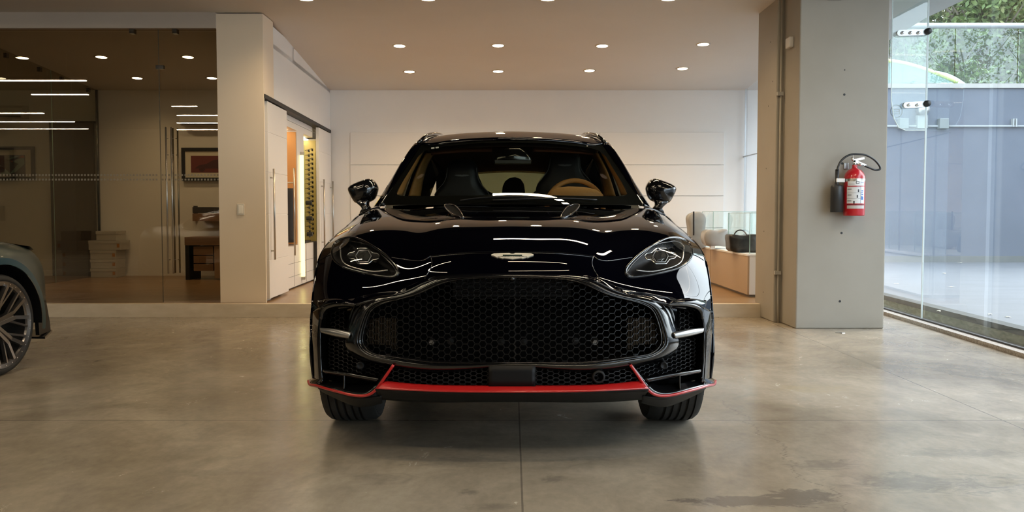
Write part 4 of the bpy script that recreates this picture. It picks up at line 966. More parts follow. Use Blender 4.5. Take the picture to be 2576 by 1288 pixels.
# ---- door mirrors
def dmirror(s):
    m_ = lambda p: Vector((-p.x if s > 0 else p.x, p.y, p.z))
    e = bpy.data.objects.new('door_mirror', None); link(e, car)
    O = [(875, 473), (879, 468), (893, 460), (914, 452), (930, 449), (937, 451.5), (945, 460), (950, 471), (948, 485), (943, 498), (936, 505), (926, 509), (910, 511), (893, 510), (884, 498), (877, 484)]
    W_ = [m_(at(x, y, 5.98)) for x, y in [tuple(p) for p in resample(O, 60, True)]]
    inflate(W_, [(.02, -.085), (.35, -.083), (.65, -.072), (.85, -.05), (.96, -.022), (1, .01), (.99, .06), (.93, .085)], centre=m_(at(914, 478, 5.98))).build('housing', M['gloss'], e, smooth=True)
    I2 = [p+Vector((0, .086, 0)) for p in W_]; cc = sum(I2, Vector())/60
    MB().add([cc+(p-cc)*.9 for p in I2], [tuple(range(60))]).build('mirror_glass', M['chrome'], e)
    P = [(896, 506), (912, 528), (906, 538), (930, 533), (934, 524), (928, 514), (930, 503)]
    inflate([m_(at(x, y, 5.97)) for x, y in [tuple(p) for p in resample(P, 30, True)]], [(.7, -.05), (1, -.03), (1, .03), (.8, .05)]).build('stalk', M['gloss'], e, smooth=True)
    ribbon('blade_line', [tuple(m_(at(x, y, 5.905))) for x, y in ((881, 475), (905, 477.5), (934, 475))], [tuple(m_(at(x, y, 5.905))) for x, y in ((881, 476.2), (905, 478.8), (934, 476.2))], M['darkchrome'], e, 20, 2)
    inflate([m_(at(x, y, 5.86)) for x, y in [tuple(p) for p in resample([(901, 541), (915, 531), (938, 525), (954, 525), (945, 532), (925, 540)], 24, True)]], [(.8, -.04), (1, 0), (1, .1)]).build('foot', M['gloss'], e, smooth=True)
dmirror(-1); dmirror(1)
# ================================================================= WARDROBE ON THE LEFT WALL
def sOf(px): return (-2.70+.322)/((px-CXP)/F+.033)-9.75
wd = empty('display_wardrobe', (WX0, WY0, 0), math.atan(WSL), 'white wardrobe with lit glazed bays built into the left wall behind the sliding doors', 'wardrobe')
mb = MB(); s0, s1 = .08, 3.25
s0 = .45; wbox(mb, s0, s1, -.58, -.55, .16, 2.37); wbox(mb, s0, s1, -.55, -.09, 2.22, 2.37); wbox(mb, s0, s1, -.55, -.09, .16, .70)
for a, b in ((.45, .95), (2.15, 2.6), (3.55, 3.9)): wbox(mb, a, b, -.55, -.09, .70, 2.22)
o = mb.build('body', M['panel'], wd)
mb = MB(); wbox(mb, s0, s1, -.5, -.11, .14, .16); mb.build('plinth', M['black'], wd)
mb = MB()
for z in (.47, .30): wbox(mb, .95, 3.8, -.092, -.087, z, z+.004)
for s in (1.9, 2.7): wbox(mb, s, s+.004, -.092, -.087, .17, .70)
wbox(mb, .95, 3.8, -.092, -.087, 2.3, 2.304); mb.build('panel_gaps', mat('gap_grey', (.25, .24, .22), .7), wd)
mt = mat('light_tube_glow', (1, 1, .8), .5, emis=(1.0, .93, .34), es=1.25)
mb = MB(); wbox(mb, 2.34, 2.40, -.09, -.05, .26, 1.91); t_ = mb.build('light_tube', mt, wd); tag(t_, 'glowing yellow light tube')
mb = MB(); wbox(mb, 2.335, 2.405, -.095, -.045, 1.91, 1.95); wbox(mb, 2.335, 2.405, -.095, -.045, .22, .26); mb.build('tube_cap', M['steel'], wd)
mk = mat('bay_lamp_glow', (1, .9, .7), .5, emis=(1, .80, .50), es=6)
mb = MB(); wbox(mb, 1.0, 2.05, -.3, -.2, 2.20, 2.215); wbox(mb, 2.65, 3.5, -.3, -.2, 2.20, 2.215); mb.build('bay_lamp', mk, wd)
mb = MB(); wbox(mb, .96, 2.14, -.548, -.54, .71, 2.2); wbox(mb, 2.125, 2.148, -.54, -.1, .71, 2.2); mb.build('bay_back', mat('bay_orange', (.68, .36, .13), .6), wd)
mb = MB(); wbox(mb, 2.61, 3.54, -.548, -.54, .71, 2.2); wbox(mb, 3.525, 3.548, -.54, -.1, .71, 2.2); mb.build('bay_back', mat('bay_cream', (.70, .60, .27), .6), wd)
def wpt(s, n, z): return Vector((WX0, WY0, 0))+Vector((-WSL, 1, 0)).normalized()*s+Vector((1, WSL, 0)).normalized()*n+Vector((0, 0, z))
# jacket hanging in the first bay, bags in the second
def cloth(name, s, n, z0, z1, w0, w1, label, col, cat='clothing', grp=None):
    e = empty(name, wpt(s, n, z0), math.atan(WSL), label, cat, grp); mb = MB(); G = []
    for k in range(12):
        t = k/11; z = z1+(z0-z1)*t; w = (w0+(w1-w0)*t**.6); r = []
        for j in range(28):
            a = 2*math.pi*j/28; q = 1+.06*math.sin(a*5+k*.3)*t; r.append(wpt(s+math.cos(a)*w*q, n+math.sin(a)*.09*q, z))
        G.append(r)
    mb.grid(G, True); b = len(mb.V)-28; mb.F.append(tuple(range(b, b+28))); mb.F.append(tuple(range(28))); mb.I += [0, 0]
    mb.build('fabric', mat(name, col, .85), e, smooth=True)
    mb = MB(); pts = [wpt(s+math.cos(a)*w0*.5, n, z1+math.sin(a)*.04) for a in np.linspace(0, math.pi, 8)]; mb.tube(pts+[wpt(s, n, z1+.1)], .006, 6); mb.build('hanger', M['steel'], e)
cloth('hanging_jacket', 1.97, -.19, .74, 1.45, .04, .13, 'dark jacket hanging in the orange lit wardrobe bay beside the first door', (.02, .02, .022))
for k, (s, z) in enumerate(((2.80, 1.30), (2.82, 1.08), (2.84, .86))):
    e = empty('sports_hat', wpt(s, -.25, z), 0, 'small dark hat on the yellow bay wall beside the light tube, %s of three' % ('top', 'middle', 'bottom')[k], 'hat', 'hats beside the light tube')
    inflate([wpt(s+.1*math.cos(a), -.2, z+.07*math.sin(a)*(1 if math.sin(a) > 0 else .5)) for a in np.linspace(0, 2*math.pi, 20, endpoint=False)], [(.1, .05), (.8, .04), (1, .0), (.9, -.06)], axis=Vector((1, 0, 0))).build('crown', M['black'], e, smooth=True)
    MB().tube([wpt(s-.02, -.1+.02*q, z-.03) for q in range(5)], .03, 8).build('visor', M['black'], e)
b_ = empty('leather_folder', wpt(2.9, -.25, .70), math.atan(WSL), 'flat dark leather folder lying on the bottom of the yellow lit bay', 'folder')
mb = MB(); wbox(mb, 2.6, 3.2, -.4, -.12, .702, .735); bevelled(mb.build('cover', M['black'], b_), .006)
# rack of sunglasses: two columns of pegs with a small lens each
proto = None
ORD = 'first second third fourth fifth sixth seventh eighth ninth tenth eleventh twelfth thirteenth fourteenth fifteenth sixteenth seventeenth eighteenth nineteenth'.split()
for c_ in range(2):
    for k in range(19):
        s = 3.12+.26*c_; z = 2.02-k*.068+.034*c_
        if proto is None:
            proto = empty('sunglasses', wpt(s, -.14, z), math.atan(WSL), None, 'sunglasses', 'sunglasses on the lit wall rack')
            P = wpt(s, -.14, z)
            mb = MB()
            for d in (-.028, .028): mb.lathe([(0, -.002), (.020, -.002), (.022, .003)], P+Vector((.02, d, 0)), 'x', 12)
            mb.build('lens', M['black'], proto, smooth=True)
            MB().tube([P+Vector((.02, -.05, .008)), P+Vector((.03, 0, .012)), P+Vector((.02, .05, .008))], .003, 6).build('frame', M['steel'], proto)
            mb = MB(); mb.tube([P+Vector((-.025, -.05, 0)), P+Vector((.02, -.05, .01))], .003, 5).tube([P+Vector((-.025, .05, 0)), P+Vector((.02, .05, .01))], .003, 5); mb.build('temple', M['black'], proto)
            o = proto
        else:
            o = copy_tree(proto); o.location = wpt(s, -.14, z)
        o['label'] = 'dark sunglasses on the %s column of the lit rack, %s from the top' % (('left', 'right')[c_], ORD[k])
rk = MB()
for c_ in range(2):
    for d in (-.055, .055): rk.bar(wpt(3.12+.26*c_+d*.4, -.235, .76), wpt(3.12+.26*c_+d*.4, -.235, 2.12), .012)
o = rk.build('sunglasses_rack', M['cglass']); tag(o, 'clear acrylic rack rails holding the sunglasses in the yellow lit bay', 'rack')
# the doors
def door(sa, sb, n0, label, hs):
    e = empty('sliding_door', wpt(sa, n0, .165), math.atan(WSL), label, 'door', 'white panelled sliding doors'); mb = MB()
    zs = [.165, .60, 1.11, 1.58, 2.02, 2.365]
    for a, b in zip(zs, zs[1:]): wbox(mb, sa, sb, n0, n0+.045, a+.003, b-.003)
    wbox(mb, sa+.004, sb-.004, n0+.004, n0+.041, .17, 2.36)
    bevelled(mb.build('leaf', M['panel'], e), .002)
    for h in hs:
        mb = MB(); za, zb = 1.62, .60
        mb.tube([wpt(h, n0+.085, za), wpt(h, n0+.085, zb)], .012, 12)
        for z in (za-.1, zb+.1): mb.tube([wpt(h, n0+.04, z), wpt(h, n0+.085, z)], .008, 8)
        mb.build('bar_handle', M['steel'], e, smooth=True)
door(.17, 1.14, -.045, 'white panelled sliding door standing open nearest the white pillar', (.26,))
door(3.19, 4.2, -.03, 'white panelled sliding door at the far end near the back wall', (3.33, 4.1))
e = empty('pull_bar', wpt(1.3, .0, .6), 0, 'upright steel pull bar between the first door and the orange lit bay', 'handle')
mb = MB().tube([wpt(1.28, .05, 1.68), wpt(1.28, .05, .60)], .011, 12); mb.build('bar', M['steel'], e, smooth=True)
mb = MB()
for z in (1.5, .72): mb.tube([wpt(1.28, -.05, z), wpt(1.28, .05, z)], .007, 8)
mb.build('stand_off', M['steel'], e)
# light switch on the pillar
p = at(606, 527, WY0); e = empty('light_switch', p, 0, 'white wall light switch on the front of the white pillar', 'switch')
bevelled(MB().box(p.x-.04, p.x+.04, p.y-.012, p.y, p.z-.062, p.z+.062).build('plate', mat('switch_plate', (.7, .66, .58), .4), e), .004)
bevelled(MB().box(p.x-.024, p.x+.024, p.y-.018, p.y-.012, p.z-.045, p.z+.045).build('rocker', mat('switch_rocker', (.85, .81, .72), .35), e), .003)
# ================================================================= OFFICE BEHIND THE GLASS
HB = at(0, 72, WY0).z
seamx = at(403, 537, WY0).x
pg = empty('glass_partition', (-6.5, WY0+.04, WZ), 0, 'wide fixed glass office front tinted brown to dim the office, left of the glass door', 'glass partition')
MB().add([(-9.6, WY0+.04, WZ), (seamx-.004, WY0+.04, WZ), (seamx-.004, WY0+.04, HB), (-9.6, WY0+.04, HB)], [(0, 1, 2, 3)]).build('pane', M['oglass'], pg)
gd = empty('glass_door', (seamx, WY0+.04, WZ), 0, 'tall frameless glass office door with paired steel bar handles', 'door')
MB().add([(seamx+.004, WY0+.04, WZ+.01), (PX0-.005, WY0+.04, WZ+.01), (PX0-.005, WY0+.04, HB), (seamx+.004, WY0+.04, HB)], [(0, 1, 2, 3)]).build('pane', M['oglass'], gd)
mb = MB(); mb.bar((seamx, WY0+.04, WZ), (seamx, WY0+.04, HB), .006); mb.build('pane_edge', mat('dark_edge', (.06, .055, .04), .3), gd)
for px in (422, 429, 435, 441):
    x = at(px, 500, WY0).x; yy = WY0-.02 if px in (422, 435) else WY0+.1
    a, b = at(px, 320, WY0).z, at(px, 688, WY0).z
    mb = MB().tube([(x, yy, a), (x, yy, b)], .0085, 10)
    for z in (a-.12, b+.15, (a+b)/2+.5): mb.tube([(x, WY0+.04, z), (x, yy, z)], .005, 6)
    mb.build('bar_handle', M['steel'], gd, smooth=True)
p = at(400, 168, WY0); MB().box(p.x-.045, p.x+.04, WY0+.02, WY0+.06, p.z-.02, p.z+.02).build('patch_hinge', M['darkchrome'], gd)
dm = mat('frosted_squares', (.26, .23, .18), .8)
def dots(x0, x1, par):
    mb = MB(); stp = .0356
    for row in (440, 451.5):
        z = at(0, row, WY0).z; k = 0; x = x0
        while x < x1: mb.add([(x-.010, WY0+.037, z-.010), (x+.010, WY0+.037, z-.010), (x+.010, WY0+.037, z+.010), (x-.010, WY0+.037, z+.010)], [(0, 1, 2, 3)]); x += stp
    o = mb.build('dotted_strip', dm, par); o['kind'] = 'stuff'
dots(-6.6, seamx-.02, pg); dots(seamx+.02, PX0, gd)
for px in (330, 438):
    p = at(px, 77, WY0); e = empty('glass_clamp', p, 0, 'small square clamp holding the glass to the header, %s one' % ('left' if px == 330 else 'right'), 'clamp', 'clamps on the header'); bevelled(MB().box(p.x-.025, p.x+.025, WY0-.0, WY0+.08, p.z-.03, p.z+.03).build('block', M['darkchrome'], e), .004)
# inner partition running back
ix = lambda yv: at(245, 235, BY).x+(yv-BY)*-.0
X_in = at(245, 235, BY).x
ip = empty('inner_partition', (X_in, 12, WZ), 0, 'inner office glass wall running back to the rear wall', 'glass partition')
mb = MB().add([(X_in, WY0+.3, WZ), (X_in, BY, WZ), (X_in, BY, ceilz(BY)), (X_in, WY0+.3, ceilz(WY0+.3))], [(0, 1, 2, 3)]); mb.build('pane', glassmat('inner_glass', (.72, .70, .62), .08), ip)
mb = MB().bar((X_in, BY-.03, WZ), (X_in, BY-.03, ceilz(BY)), .03); mb.build('end_post', M['darkchrome'], ip)
for yy in (11.2, 12.6): MB().bar((X_in, yy, WZ), (X_in, yy, ceilz(yy)), .006).build('pane_joint', M['edge'], ip)
mb = MB()
for yy in (10.9, 11.5, 12.3, 12.9, 13.7): z = ceilz(yy); mb.box(X_in-.02, X_in+.02, yy-.03, yy+.03, z-.09, z-.03)
mb.build('clamp', M['darkchrome'], ip)
# dark wooden door behind the inner glass
p0, p1 = at(132, 310, BY-.02), at(236, 310, BY-.02)
e = empty('wooden_door', (p0.x, BY, WZ), 0, 'dark brown wooden door on the rear office wall behind the inner glass', 'door')
MB().box(p0.x, p1.x, BY-.06, BY-.001, WZ, p0.z).build('leaf', noisy('dark_wood', (.06, .042, .03), (.10, .07, .05), 4, .5, 6, 0, (12, 1, .6)), e)
MB().box(p0.x-.03, p0.x, BY-.07, BY-.001, WZ, p0.z+.03).box(p0.x-.03, p1.x+.03, BY-.07, BY-.001, p0.z, p0.z+.03).build('door_frame', M['black'], e)
# pictures
def picture(name, x0, x1, y0, y1, Yv, label, artcol, shapes, mt=.04, fr=.05):
    a, b = at(x0, y0, Yv), at(x1, y1, Yv); e = empty('framed_picture', ((a.x+b.x)/2, Yv, b.z), 0, label, 'picture', 'framed pictures in the office')
    mb = MB(); mb.box(a.x, b.x, Yv-.04, Yv, a.z-fr, a.z).box(a.x, b.x, Yv-.04, Yv, b.z, b.z+fr).box(a.x, a.x+fr, Yv-.04, Yv, b.z+fr, a.z-fr).box(b.x-fr, b.x, Yv-.04, Yv, b.z+fr, a.z-fr)
    mb.build('frame', M['black'], e)
    MB().box(a.x+fr, b.x-fr, Yv-.02, Yv, b.z+fr, a.z-fr).build('mount', mat('mount', (.72, .68, .58), .6), e)
    return e, a, b
e, a, b = picture('p', 458, 640, 372, 455, BY-.02, 'black framed picture of a dark red car on the wall behind the glass door', None, None)
f0, f1 = at(480, 392, BY-.045), at(615, 434, BY-.045)
MB().box(f0.x, f1.x, BY-.045, BY-.04, f1.z, f0.z).build('print', mat('print_red', (.16, .035, .03), .5), e)
mb = MB(); q = [(490, 424), (500, 416), (520, 412), (536, 403), (560, 400), (590, 404), (606, 414), (608, 424)]; mb.add([at(x, y, BY-.048) for x, y in q], [tuple(range(8))])
for px in (508, 588): mb.lathe([(0, 0), (.05, 0)], at(px, 424, BY-.049), 'y', 18)
mb.build('car_shape', mat('print_dark', (.07, .02, .02), .5), e)
e, a, b = picture('p', -90, 90, 369, 453, BY-.02, 'black framed picture of teal and orange shapes at the left edge of the photo', None, None)
f0, f1 = at(-60, 390, BY-.045), at(64, 444, BY-.045)
MB().box(f0.x, f1.x, BY-.045, BY-.04, f1.z, f0.z).build('print', mat('print_grey', (.05, .045, .04), .5), e)
mt_, mo_ = mat('print_teal', (.22, .34, .30), .5), mat('print_orange', (.50, .10, .05), .5)
for q, m_ in (([(-40, 440), (-10, 410), (8, 420), (28, 438), (0, 444)], mt_), ([(18, 400), (40, 392), (60, 398), (62, 412), (40, 432), (24, 438), (46, 412)], mt_), ([(24, 402), (58, 391), (62, 396), (44, 400), (30, 408)], mo_), ([(-14, 432), (2, 418), (14, 424), (2, 438)], mo_)):
    MB().add([at(x, y, BY-.05) for x, y in q], [tuple(range(len(q)))]).build('colour_shape', m_, e)
# air conditioners
for x0, x1, y0, y1, lb in ((462, 600, 292, 318, 'white wall air conditioner above the red car picture'), (-60, 74, 268, 300, 'white wall air conditioner above the teal picture at the left edge')):
    a, b = at(x0, y0, BY), at(x1, y1, BY); e = empty('air_conditioner', ((a.x+b.x)/2, BY, b.z), 0, lb, 'air conditioner', 'office air conditioners')
    mb = MB(); prof = [(0, a.z), (-.14, a.z), (-.2, a.z-.04), (-.2, b.z+.05), (-.15, b.z), (0, b.z)]
    mb.add([(x, BY+dy, z) for x in (a.x, b.x) for dy, z in prof], [tuple(range(6)), tuple(range(6, 12))[::-1]]+[(k, (k+1) % 6, 6+(k+1) % 6, 6+k) for k in range(6)])
    bevelled(mb.build('casing', mat('ac_white', (.62, .60, .56), .45), e), .01); MB().box(a.x+.04, b.x-.04, BY-.203, BY-.17, b.z+.012, b.z+.035).build('louvre', M['black'], e)
# stack of white boxes
ys = [573, 597, 621, 644, 667, 690]
bm_ = noisy('box_card', (.46, .44, .40), (.52, .50, .46), 4, .7)
nm = ('topmost, narrow and pushed right', 'wide lidded one second from top', 'middle', 'second from the bottom', 'bottommost')
BYB = 13.6
zb = WZ
hh = [at(250, ys[k], BYB).z for k in range(6)]; hh = [WZ+(h-hh[5]) for h in hh]
for k in range(5):
    xa_, xb_ = (242, 292) if k == 0 else (222, 302) if k == 1 else (226, 290)
    xa_, xb_ = at(xa_, 600, BYB).x, at(xb_, 600, BYB).x
    e = empty('storage_box', ((xa_+xb_)/2, BYB, hh[k+1]), 0, 'white cardboard box stacked behind the office glass, %s' % nm[k], 'box', 'stacked white boxes')
    bevelled(MB().box(xa_, xb_, BYB, BYB+.34, hh[k+1]+.001, hh[k]-.001-.05*0).build('carton', bm_, e), .004)
    MB().box(xa_-.004, xb_+.004, BYB-.004, BYB+.344, hh[k]-.045, hh[k]-.002).build('lid', bm_, e)
    if k: MB().box(xb_-.05, xb_-.01, BYB-.0055, BYB-.003, hh[k+1]+.04, hh[k]-.05).build('orange_label', mat('orange_tag', (.45, .2, .05), .6), e)
# small wooden cabinet and desk chair behind the glass door
e = empty('wooden_cabinet', (at(505, 640, 13.2).x, 13.2, WZ), 0, 'brown wooden sideboard with drawers behind the glass door, beside the pillar', 'cabinet')
mwd = noisy('brown_board', (.20, .11, .06), (.26, .15, .085), 3, .5, 6, 0, (1, 1, 8))
a = at(464, 600, 13.1); b = at(620, 690, 13.1)
MB().box(a.x, b.x, 13.1, 13.6, at(0, 617, 13.1).z, a.z+.02).build('worktop', mwd, e)
MB().box(a.x, a.x+.06, 13.12, 13.6, WZ, a.z-.05).build('side', M['black'], e)
for k, (u, v) in enumerate(((620, 642), (644, 662), (664, 682))): MB().box(at(474, 0, 13.1).x, at(524, 0, 13.1).x, 13.13, 13.58, at(0, v, 13.1).z, at(0, u, 13.1).z).build('drawer', mwd, e)
MB().box(at(527, 0, 13.1).x, b.x, 13.13, 13.58, WZ+.02, at(0, 619, 13.1).z).build('door', noisy('light_board', (.34, .22, .14), (.38, .25, .16), 3), e)
for k, (x0, x1, y0, y1, Yv, lb, cl_) in enumerate(((460, 469, 517, 556, 13.5, 'small upright black panel on the wall left of the brown shelf', (.02, .018, .015)), (484, 537, 521, 536, 13.5, 'dark flat object lying on the brown wall shelf', (.035, .028, .024)))):
    a, b = at(x0, y0, Yv), at(x1, y1, Yv); o = bevelled(MB().box(a.x, b.x, BY-.06 if k == 0 else Yv, BY if k == 0 else Yv+.3, b.z, a.z).build('wall_panel' if k == 0 else 'flat_case', mat('dk', cl_, .6)), .004); tag(o, lb, 'panel' if k == 0 else 'case')
a, b = at(484, 537, 13.5), at(620, 556, 13.5); o = MB().box(a.x, b.x, 13.5, BY, b.z, a.z).build('wall_shelf', mwd); tag(o, 'thick brown wall shelf above the wooden sideboard in the office', 'shelf')
# ================================================================= DISPLAY TABLE WITH GLASS CASES
TX, TY = at(1880, 748, 10.4).x, 10.4; TZ = at(1880, 640, TY).z
tb = empty('display_table', (TX, TY, WZ), 0, 'long tan and white display counter between the black car and the column', 'table')
mb = MB().box(TX, 3.7, TY, 12.35, WZ+.03, TZ-.02).box(TX, 3.7, 12.37, 13.6, WZ+.03, TZ-.02)
MB().box(TX, TX+.02, TY+.004, 12.35, WZ+.03, TZ-.02).box(TX, TX+.02, 12.37, 13.6, WZ+.03, TZ-.02).build('side_panel', mat('tan_laminate', (.46, .33, .215), .5), tb)
MB().box(TX+.02, 3.7, TY, 13.6, WZ+.03, TZ-.02).build('body', M['panel'], tb)
MB().box(TX+.03, 3.66, TY+.03, 13.5, WZ, WZ+.03).build('plinth', mat('plinth_grey', (.3, .27, .23), .6), tb)
MB().box(TX-.005, 3.72, TY-.005, 13.62, TZ-.02, TZ).build('top', M['panel'], tb)
def gcase(x0, x1, y0, y1, z0, z1, lb):
    e = empty('glass_case', ((x0+x1)/2, (y0+y1)/2, z0), 0, lb, 'display case', 'glass display cases')
    V = [(x, y, z) for x in (x0, x1) for y in (y0, y1) for z in (z0, z1)]
    MB().add(V, [(0, 1, 3, 2), (4, 6, 7, 5), (0, 4, 5, 1), (2, 3, 7, 6), (1, 5, 7, 3)]).build('panes', M['cglass'], e)
    mb = MB()
    for x in (x0, x1):
        for y in (y0, y1): mb.bar((x, y, z0), (x, y, z1), .007)
    for x in (x0, x1): mb.bar((x, y0, z1), (x, y1, z1), .006)
    for y in (y0, y1): mb.bar((x0, y, z1), (x1, y, z1), .006)
    mb.build('glass_edges', M['edge'], e)
zt = at(1800, 532, 12.0).z
gcase(TX+.02, 3.5, 12.3, 13.0, TZ, zt, 'clear glass display case on the counter, the farther one over the grey bags')
gcase(TX+.06, 3.4, 10.55, 11.6, TZ, zt-.02, 'clear glass display case on the near end of the counter over the black bag')
def soft(name, P, Yv, th, m, lb, cat, grp=None, extra=None):
    W_ = [at(x, y, Yv) for x, y in [tuple(p) for p in resample(P, 44, True)]]
    c = sum(W_, Vector())/44; e = empty(name, (c.x, Yv, min(p.z for p in W_)), 0, lb, cat, grp)
    inflate(W_, [(.02, -th*.5), (.5, -th*.5), (.93, -th*.47), (.985, -th*.42), (1, -th*.3), (.99, 0), (1, th*.3), (.985, th*.42), (.93, th*.47), (.5, th*.5), (.02, th*.5)]).build('bag_body', m, e, smooth=True); return e
grb = noisy('grey_cover', (.30, .30, .29), (.38, .38, .37), 6, .5)
e = soft('garment_bag', [(1731, 540), (1740, 535), (1765, 535), (1771, 542), (1771, 580), (1771, 622), (1731, 622), (1731, 580)], 12.75, .2, grb, 'tall rounded pale grey bag standing at the left end of the display counter', 'bag')
MB().tube([at(1745, 532, 12.6), at(1745, 592, 12.6)], .012, 8).build('dark_pole', M['black'], e)
e = soft('wrapped_bag', [(1772, 580), (1782, 577), (1800, 580), (1815, 576), (1829, 580), (1830, 600), (1829, 617), (1800, 618), (1775, 617)], 12.1, .3, mat('wrap_grey', (.33, .33, .33), .25, 0, .5), 'low light grey plastic wrapped bag between the tall grey bag and the black bag', 'bag')
e = soft('leather_bag', [(1831, 590), (1840, 589), (1862, 592), (1880, 590), (1905, 592), (1910, 610), (1910, 632), (1870, 633), (1832, 628), (1830, 610)], 11.0, .28, noisy('black_leather', (.01, .01, .01), (.035, .033, .03), 14, .3, 5, .5), 'crumpled black leather bag in the near glass case on the counter', 'bag')
MB().tube([tuple(p) for p in resample([tuple(at(x, y, 10.9)) for x, y in ((1845, 594), (1856, 580), (1868, 580), (1880, 594))], 20)], .008, 8).build('handle', M['black'], e)
p = at(1792, 618, 12.0); e = empty('price_tag', (p.x, 12, TZ), 0, 'small white box with a black pen standing before the wrapped bag', 'box'); MB().box(p.x-.03, p.x+.03, 11.97, 12.03, TZ, TZ+.08).build('card', M['panel'], e); MB().tube([(p.x+.005, 12, TZ+.08), (p.x+.005, 12, TZ+.17)], .01, 8).build('pen', M['black'], e)
# cable on the floor by the counter
o = MB().tube([tuple(p) for p in resample([tuple(atz(x, y, WZ+.006) if y < 764 else atz(x, y, .006)) for x, y in ((1905, 776), (1880, 775), (1862, 777), (1870, 780), (1905, 781))], 40)], .005, 6).build('floor_cable', M['black']); tag(o, 'thin black cable looped on the floor beside the column base', 'cable')
# ================================================================= COLUMN FITTINGS
zt_ = 3.6
mb = MB(); P = [at(1973, 0, 9.09), at(1968, 200, 9.09), at(1963, 450, 9.09), at(1959, 700, 9.09), at(1958, 818, 9.09)]
xq = xa-.035
mb.tube([(xq, 9.085, 3.6), (xq, 9.085, 1.0), (xq, 9.085, .22), (xq+.005, 9.075, .0)], .011, 10)
cd = empty('conduit_pipe', (xq, 9.085, 0), 0, 'thin tan conduit pipe running down the left side of the concrete column', 'pipe'); cdo = mb.build('pipe', M['col'], cd, smooth=True)
for py in (236, 686): z = at(1965, py, 9.08).z; MB().box(xq-.04, xq+.02, 9.06, 9.1, z-.018, z+.018).build('clip', mat('clip_grey', (.4, .38, .34), .5), cd)
p = at(1993, 108, 8.87); e = empty('sensor_box', (xa, 8.87, p.z), 0, 'small white sensor box on the brown left side of the concrete column', 'sensor')
bevelled(MB().box(xa-.045, xa, 8.80, 8.93, p.z-.05, p.z+.05).build('casing', mat('sensor_white', (.62, .58, .54), .4), e), .008)
e = empty('security_camera', (at(2110, 2, cf).x, cf, 3.1), 0, 'dark ceiling fixture just cut off above the concrete column face', 'camera')
p = at(2100, -2, cf); MB().box(p.x-.07, p.x+.06, cf-.1, cf, p.z-.01, p.z+.08).build('mount', M['darkchrome'], e); MB().lathe([(0, -.06), (.05, -.045), (.06, 0)], (p.x+.16, cf-.08, p.z+.07), 'z', 20).box(p.x+.06, p.x+.22, cf-.1, cf, p.z+.05, p.z+.08).build('dome', M['gloss'], e)
# fire extinguisher
p = at(2148, 480, cf-.1); ex = empty('fire_extinguisher', (p.x, cf-.1, at(0, 543, cf-.1).z), 0, 'red fire extinguisher with black horn and looped hose hung on the concrete column', 'fire extinguisher')
k_ = (cf-.1)/F; cx_, yy = p.x, cf-.11
zf = lambda py: at(0, py, yy).z
R_ = 25.5*k_
mred = mat('extinguisher_red', (.50, .012, .02), .28, 0, .5)
MB().lathe([(0, zf(543)), (R_*.96, zf(543)), (R_, zf(540)), (R_, zf(452)), (R_*.97, zf(444)), (R_*.86, zf(436)), (R_*.62, zf(428)), (R_*.3, zf(424)), (R_*.24, zf(420)), (R_*.24, zf(415))], (cx_, yy, 0), 'z', 40).build('cylinder', mred, ex, smooth=True)
MB().lathe([(R_*1.015, zf(457)), (R_*1.02, zf(452)), (R_*1.01, zf(450))], (cx_, yy, 0), 'z', 40).build('strap', M['steel'], ex, smooth=True)
lw = mat('label_white', (.75, .75, .76), .4)
def lab(y0, y1, a0, a1, m, nm, par, dr=.0015):
    return MB().lathe([(R_+dr, zf(y0)), (R_+dr, zf(y1))], (cx_, yy, 0), 'z', 12, 0, math.radians(a0), math.radians(a1)).build(nm, m, par, smooth=True)
L1 = lab(468, 455, 212, 312, lw, 'top_label', ex); L2 = lab(512, 470, 208, 312, lw, 'main_label', ex); L3 = lab(525, 517, 210, 312, mat('label_grey', (.55, .52, .5), .4), 'lower_label', ex)
dk = mat('label_ink', (.03, .03, .04), .5); bl = mat('label_blue', (.05, .18, .55), .5)
for y0, y1 in ((471, 470.4), (486, 485.4), (500, 499.4)): lab(y0, y1, 208, 285, dk, 'rule', L2, .0022)
lab(512, 470, 283, 284.5, dk, 'rule', L2, .0022)
for y0 in (474, 488.5, 503): lab(y0+4, y0+1, 212, 235, mat('ink_grey', (.3, .3, .32), .5), 'small_print', L2, .0022)
for y0, a0 in ((476, 268), (490, 262), (505, 245)): lab(y0+8, y0+1, a0, a0+7, dk, 'pictogram', L2, .0022)
for k in range(5): lab(482+k*4.6, 479.4+k*4.6, 289, 301-(k % 2)*4, bl, 'blue_letters', L2, .0022)
lab(503, 496, 288, 302, bl, 'blue_mark', L2, .0022)
for y0 in (465, 462): lab(y0, y0-.8, 218, 250, mat('ink_grey2', (.4, .4, .42), .5), 'small_print', L1, .0022)
lab(463, 457, 257, 275, dk, 'round_logo', L1, .0022); lab(461.5, 458.5, 260, 272, lw, 'logo_centre', L1, .003)
lab(461, 459.5, 284, 306, mat('ink_lilac', (.4, .42, .55), .5), 'small_print', L1, .0022)
lab(516, 514, 208, 314, mat('dark_red_band', (.12, .01, .015), .5), 'dark_band', ex)
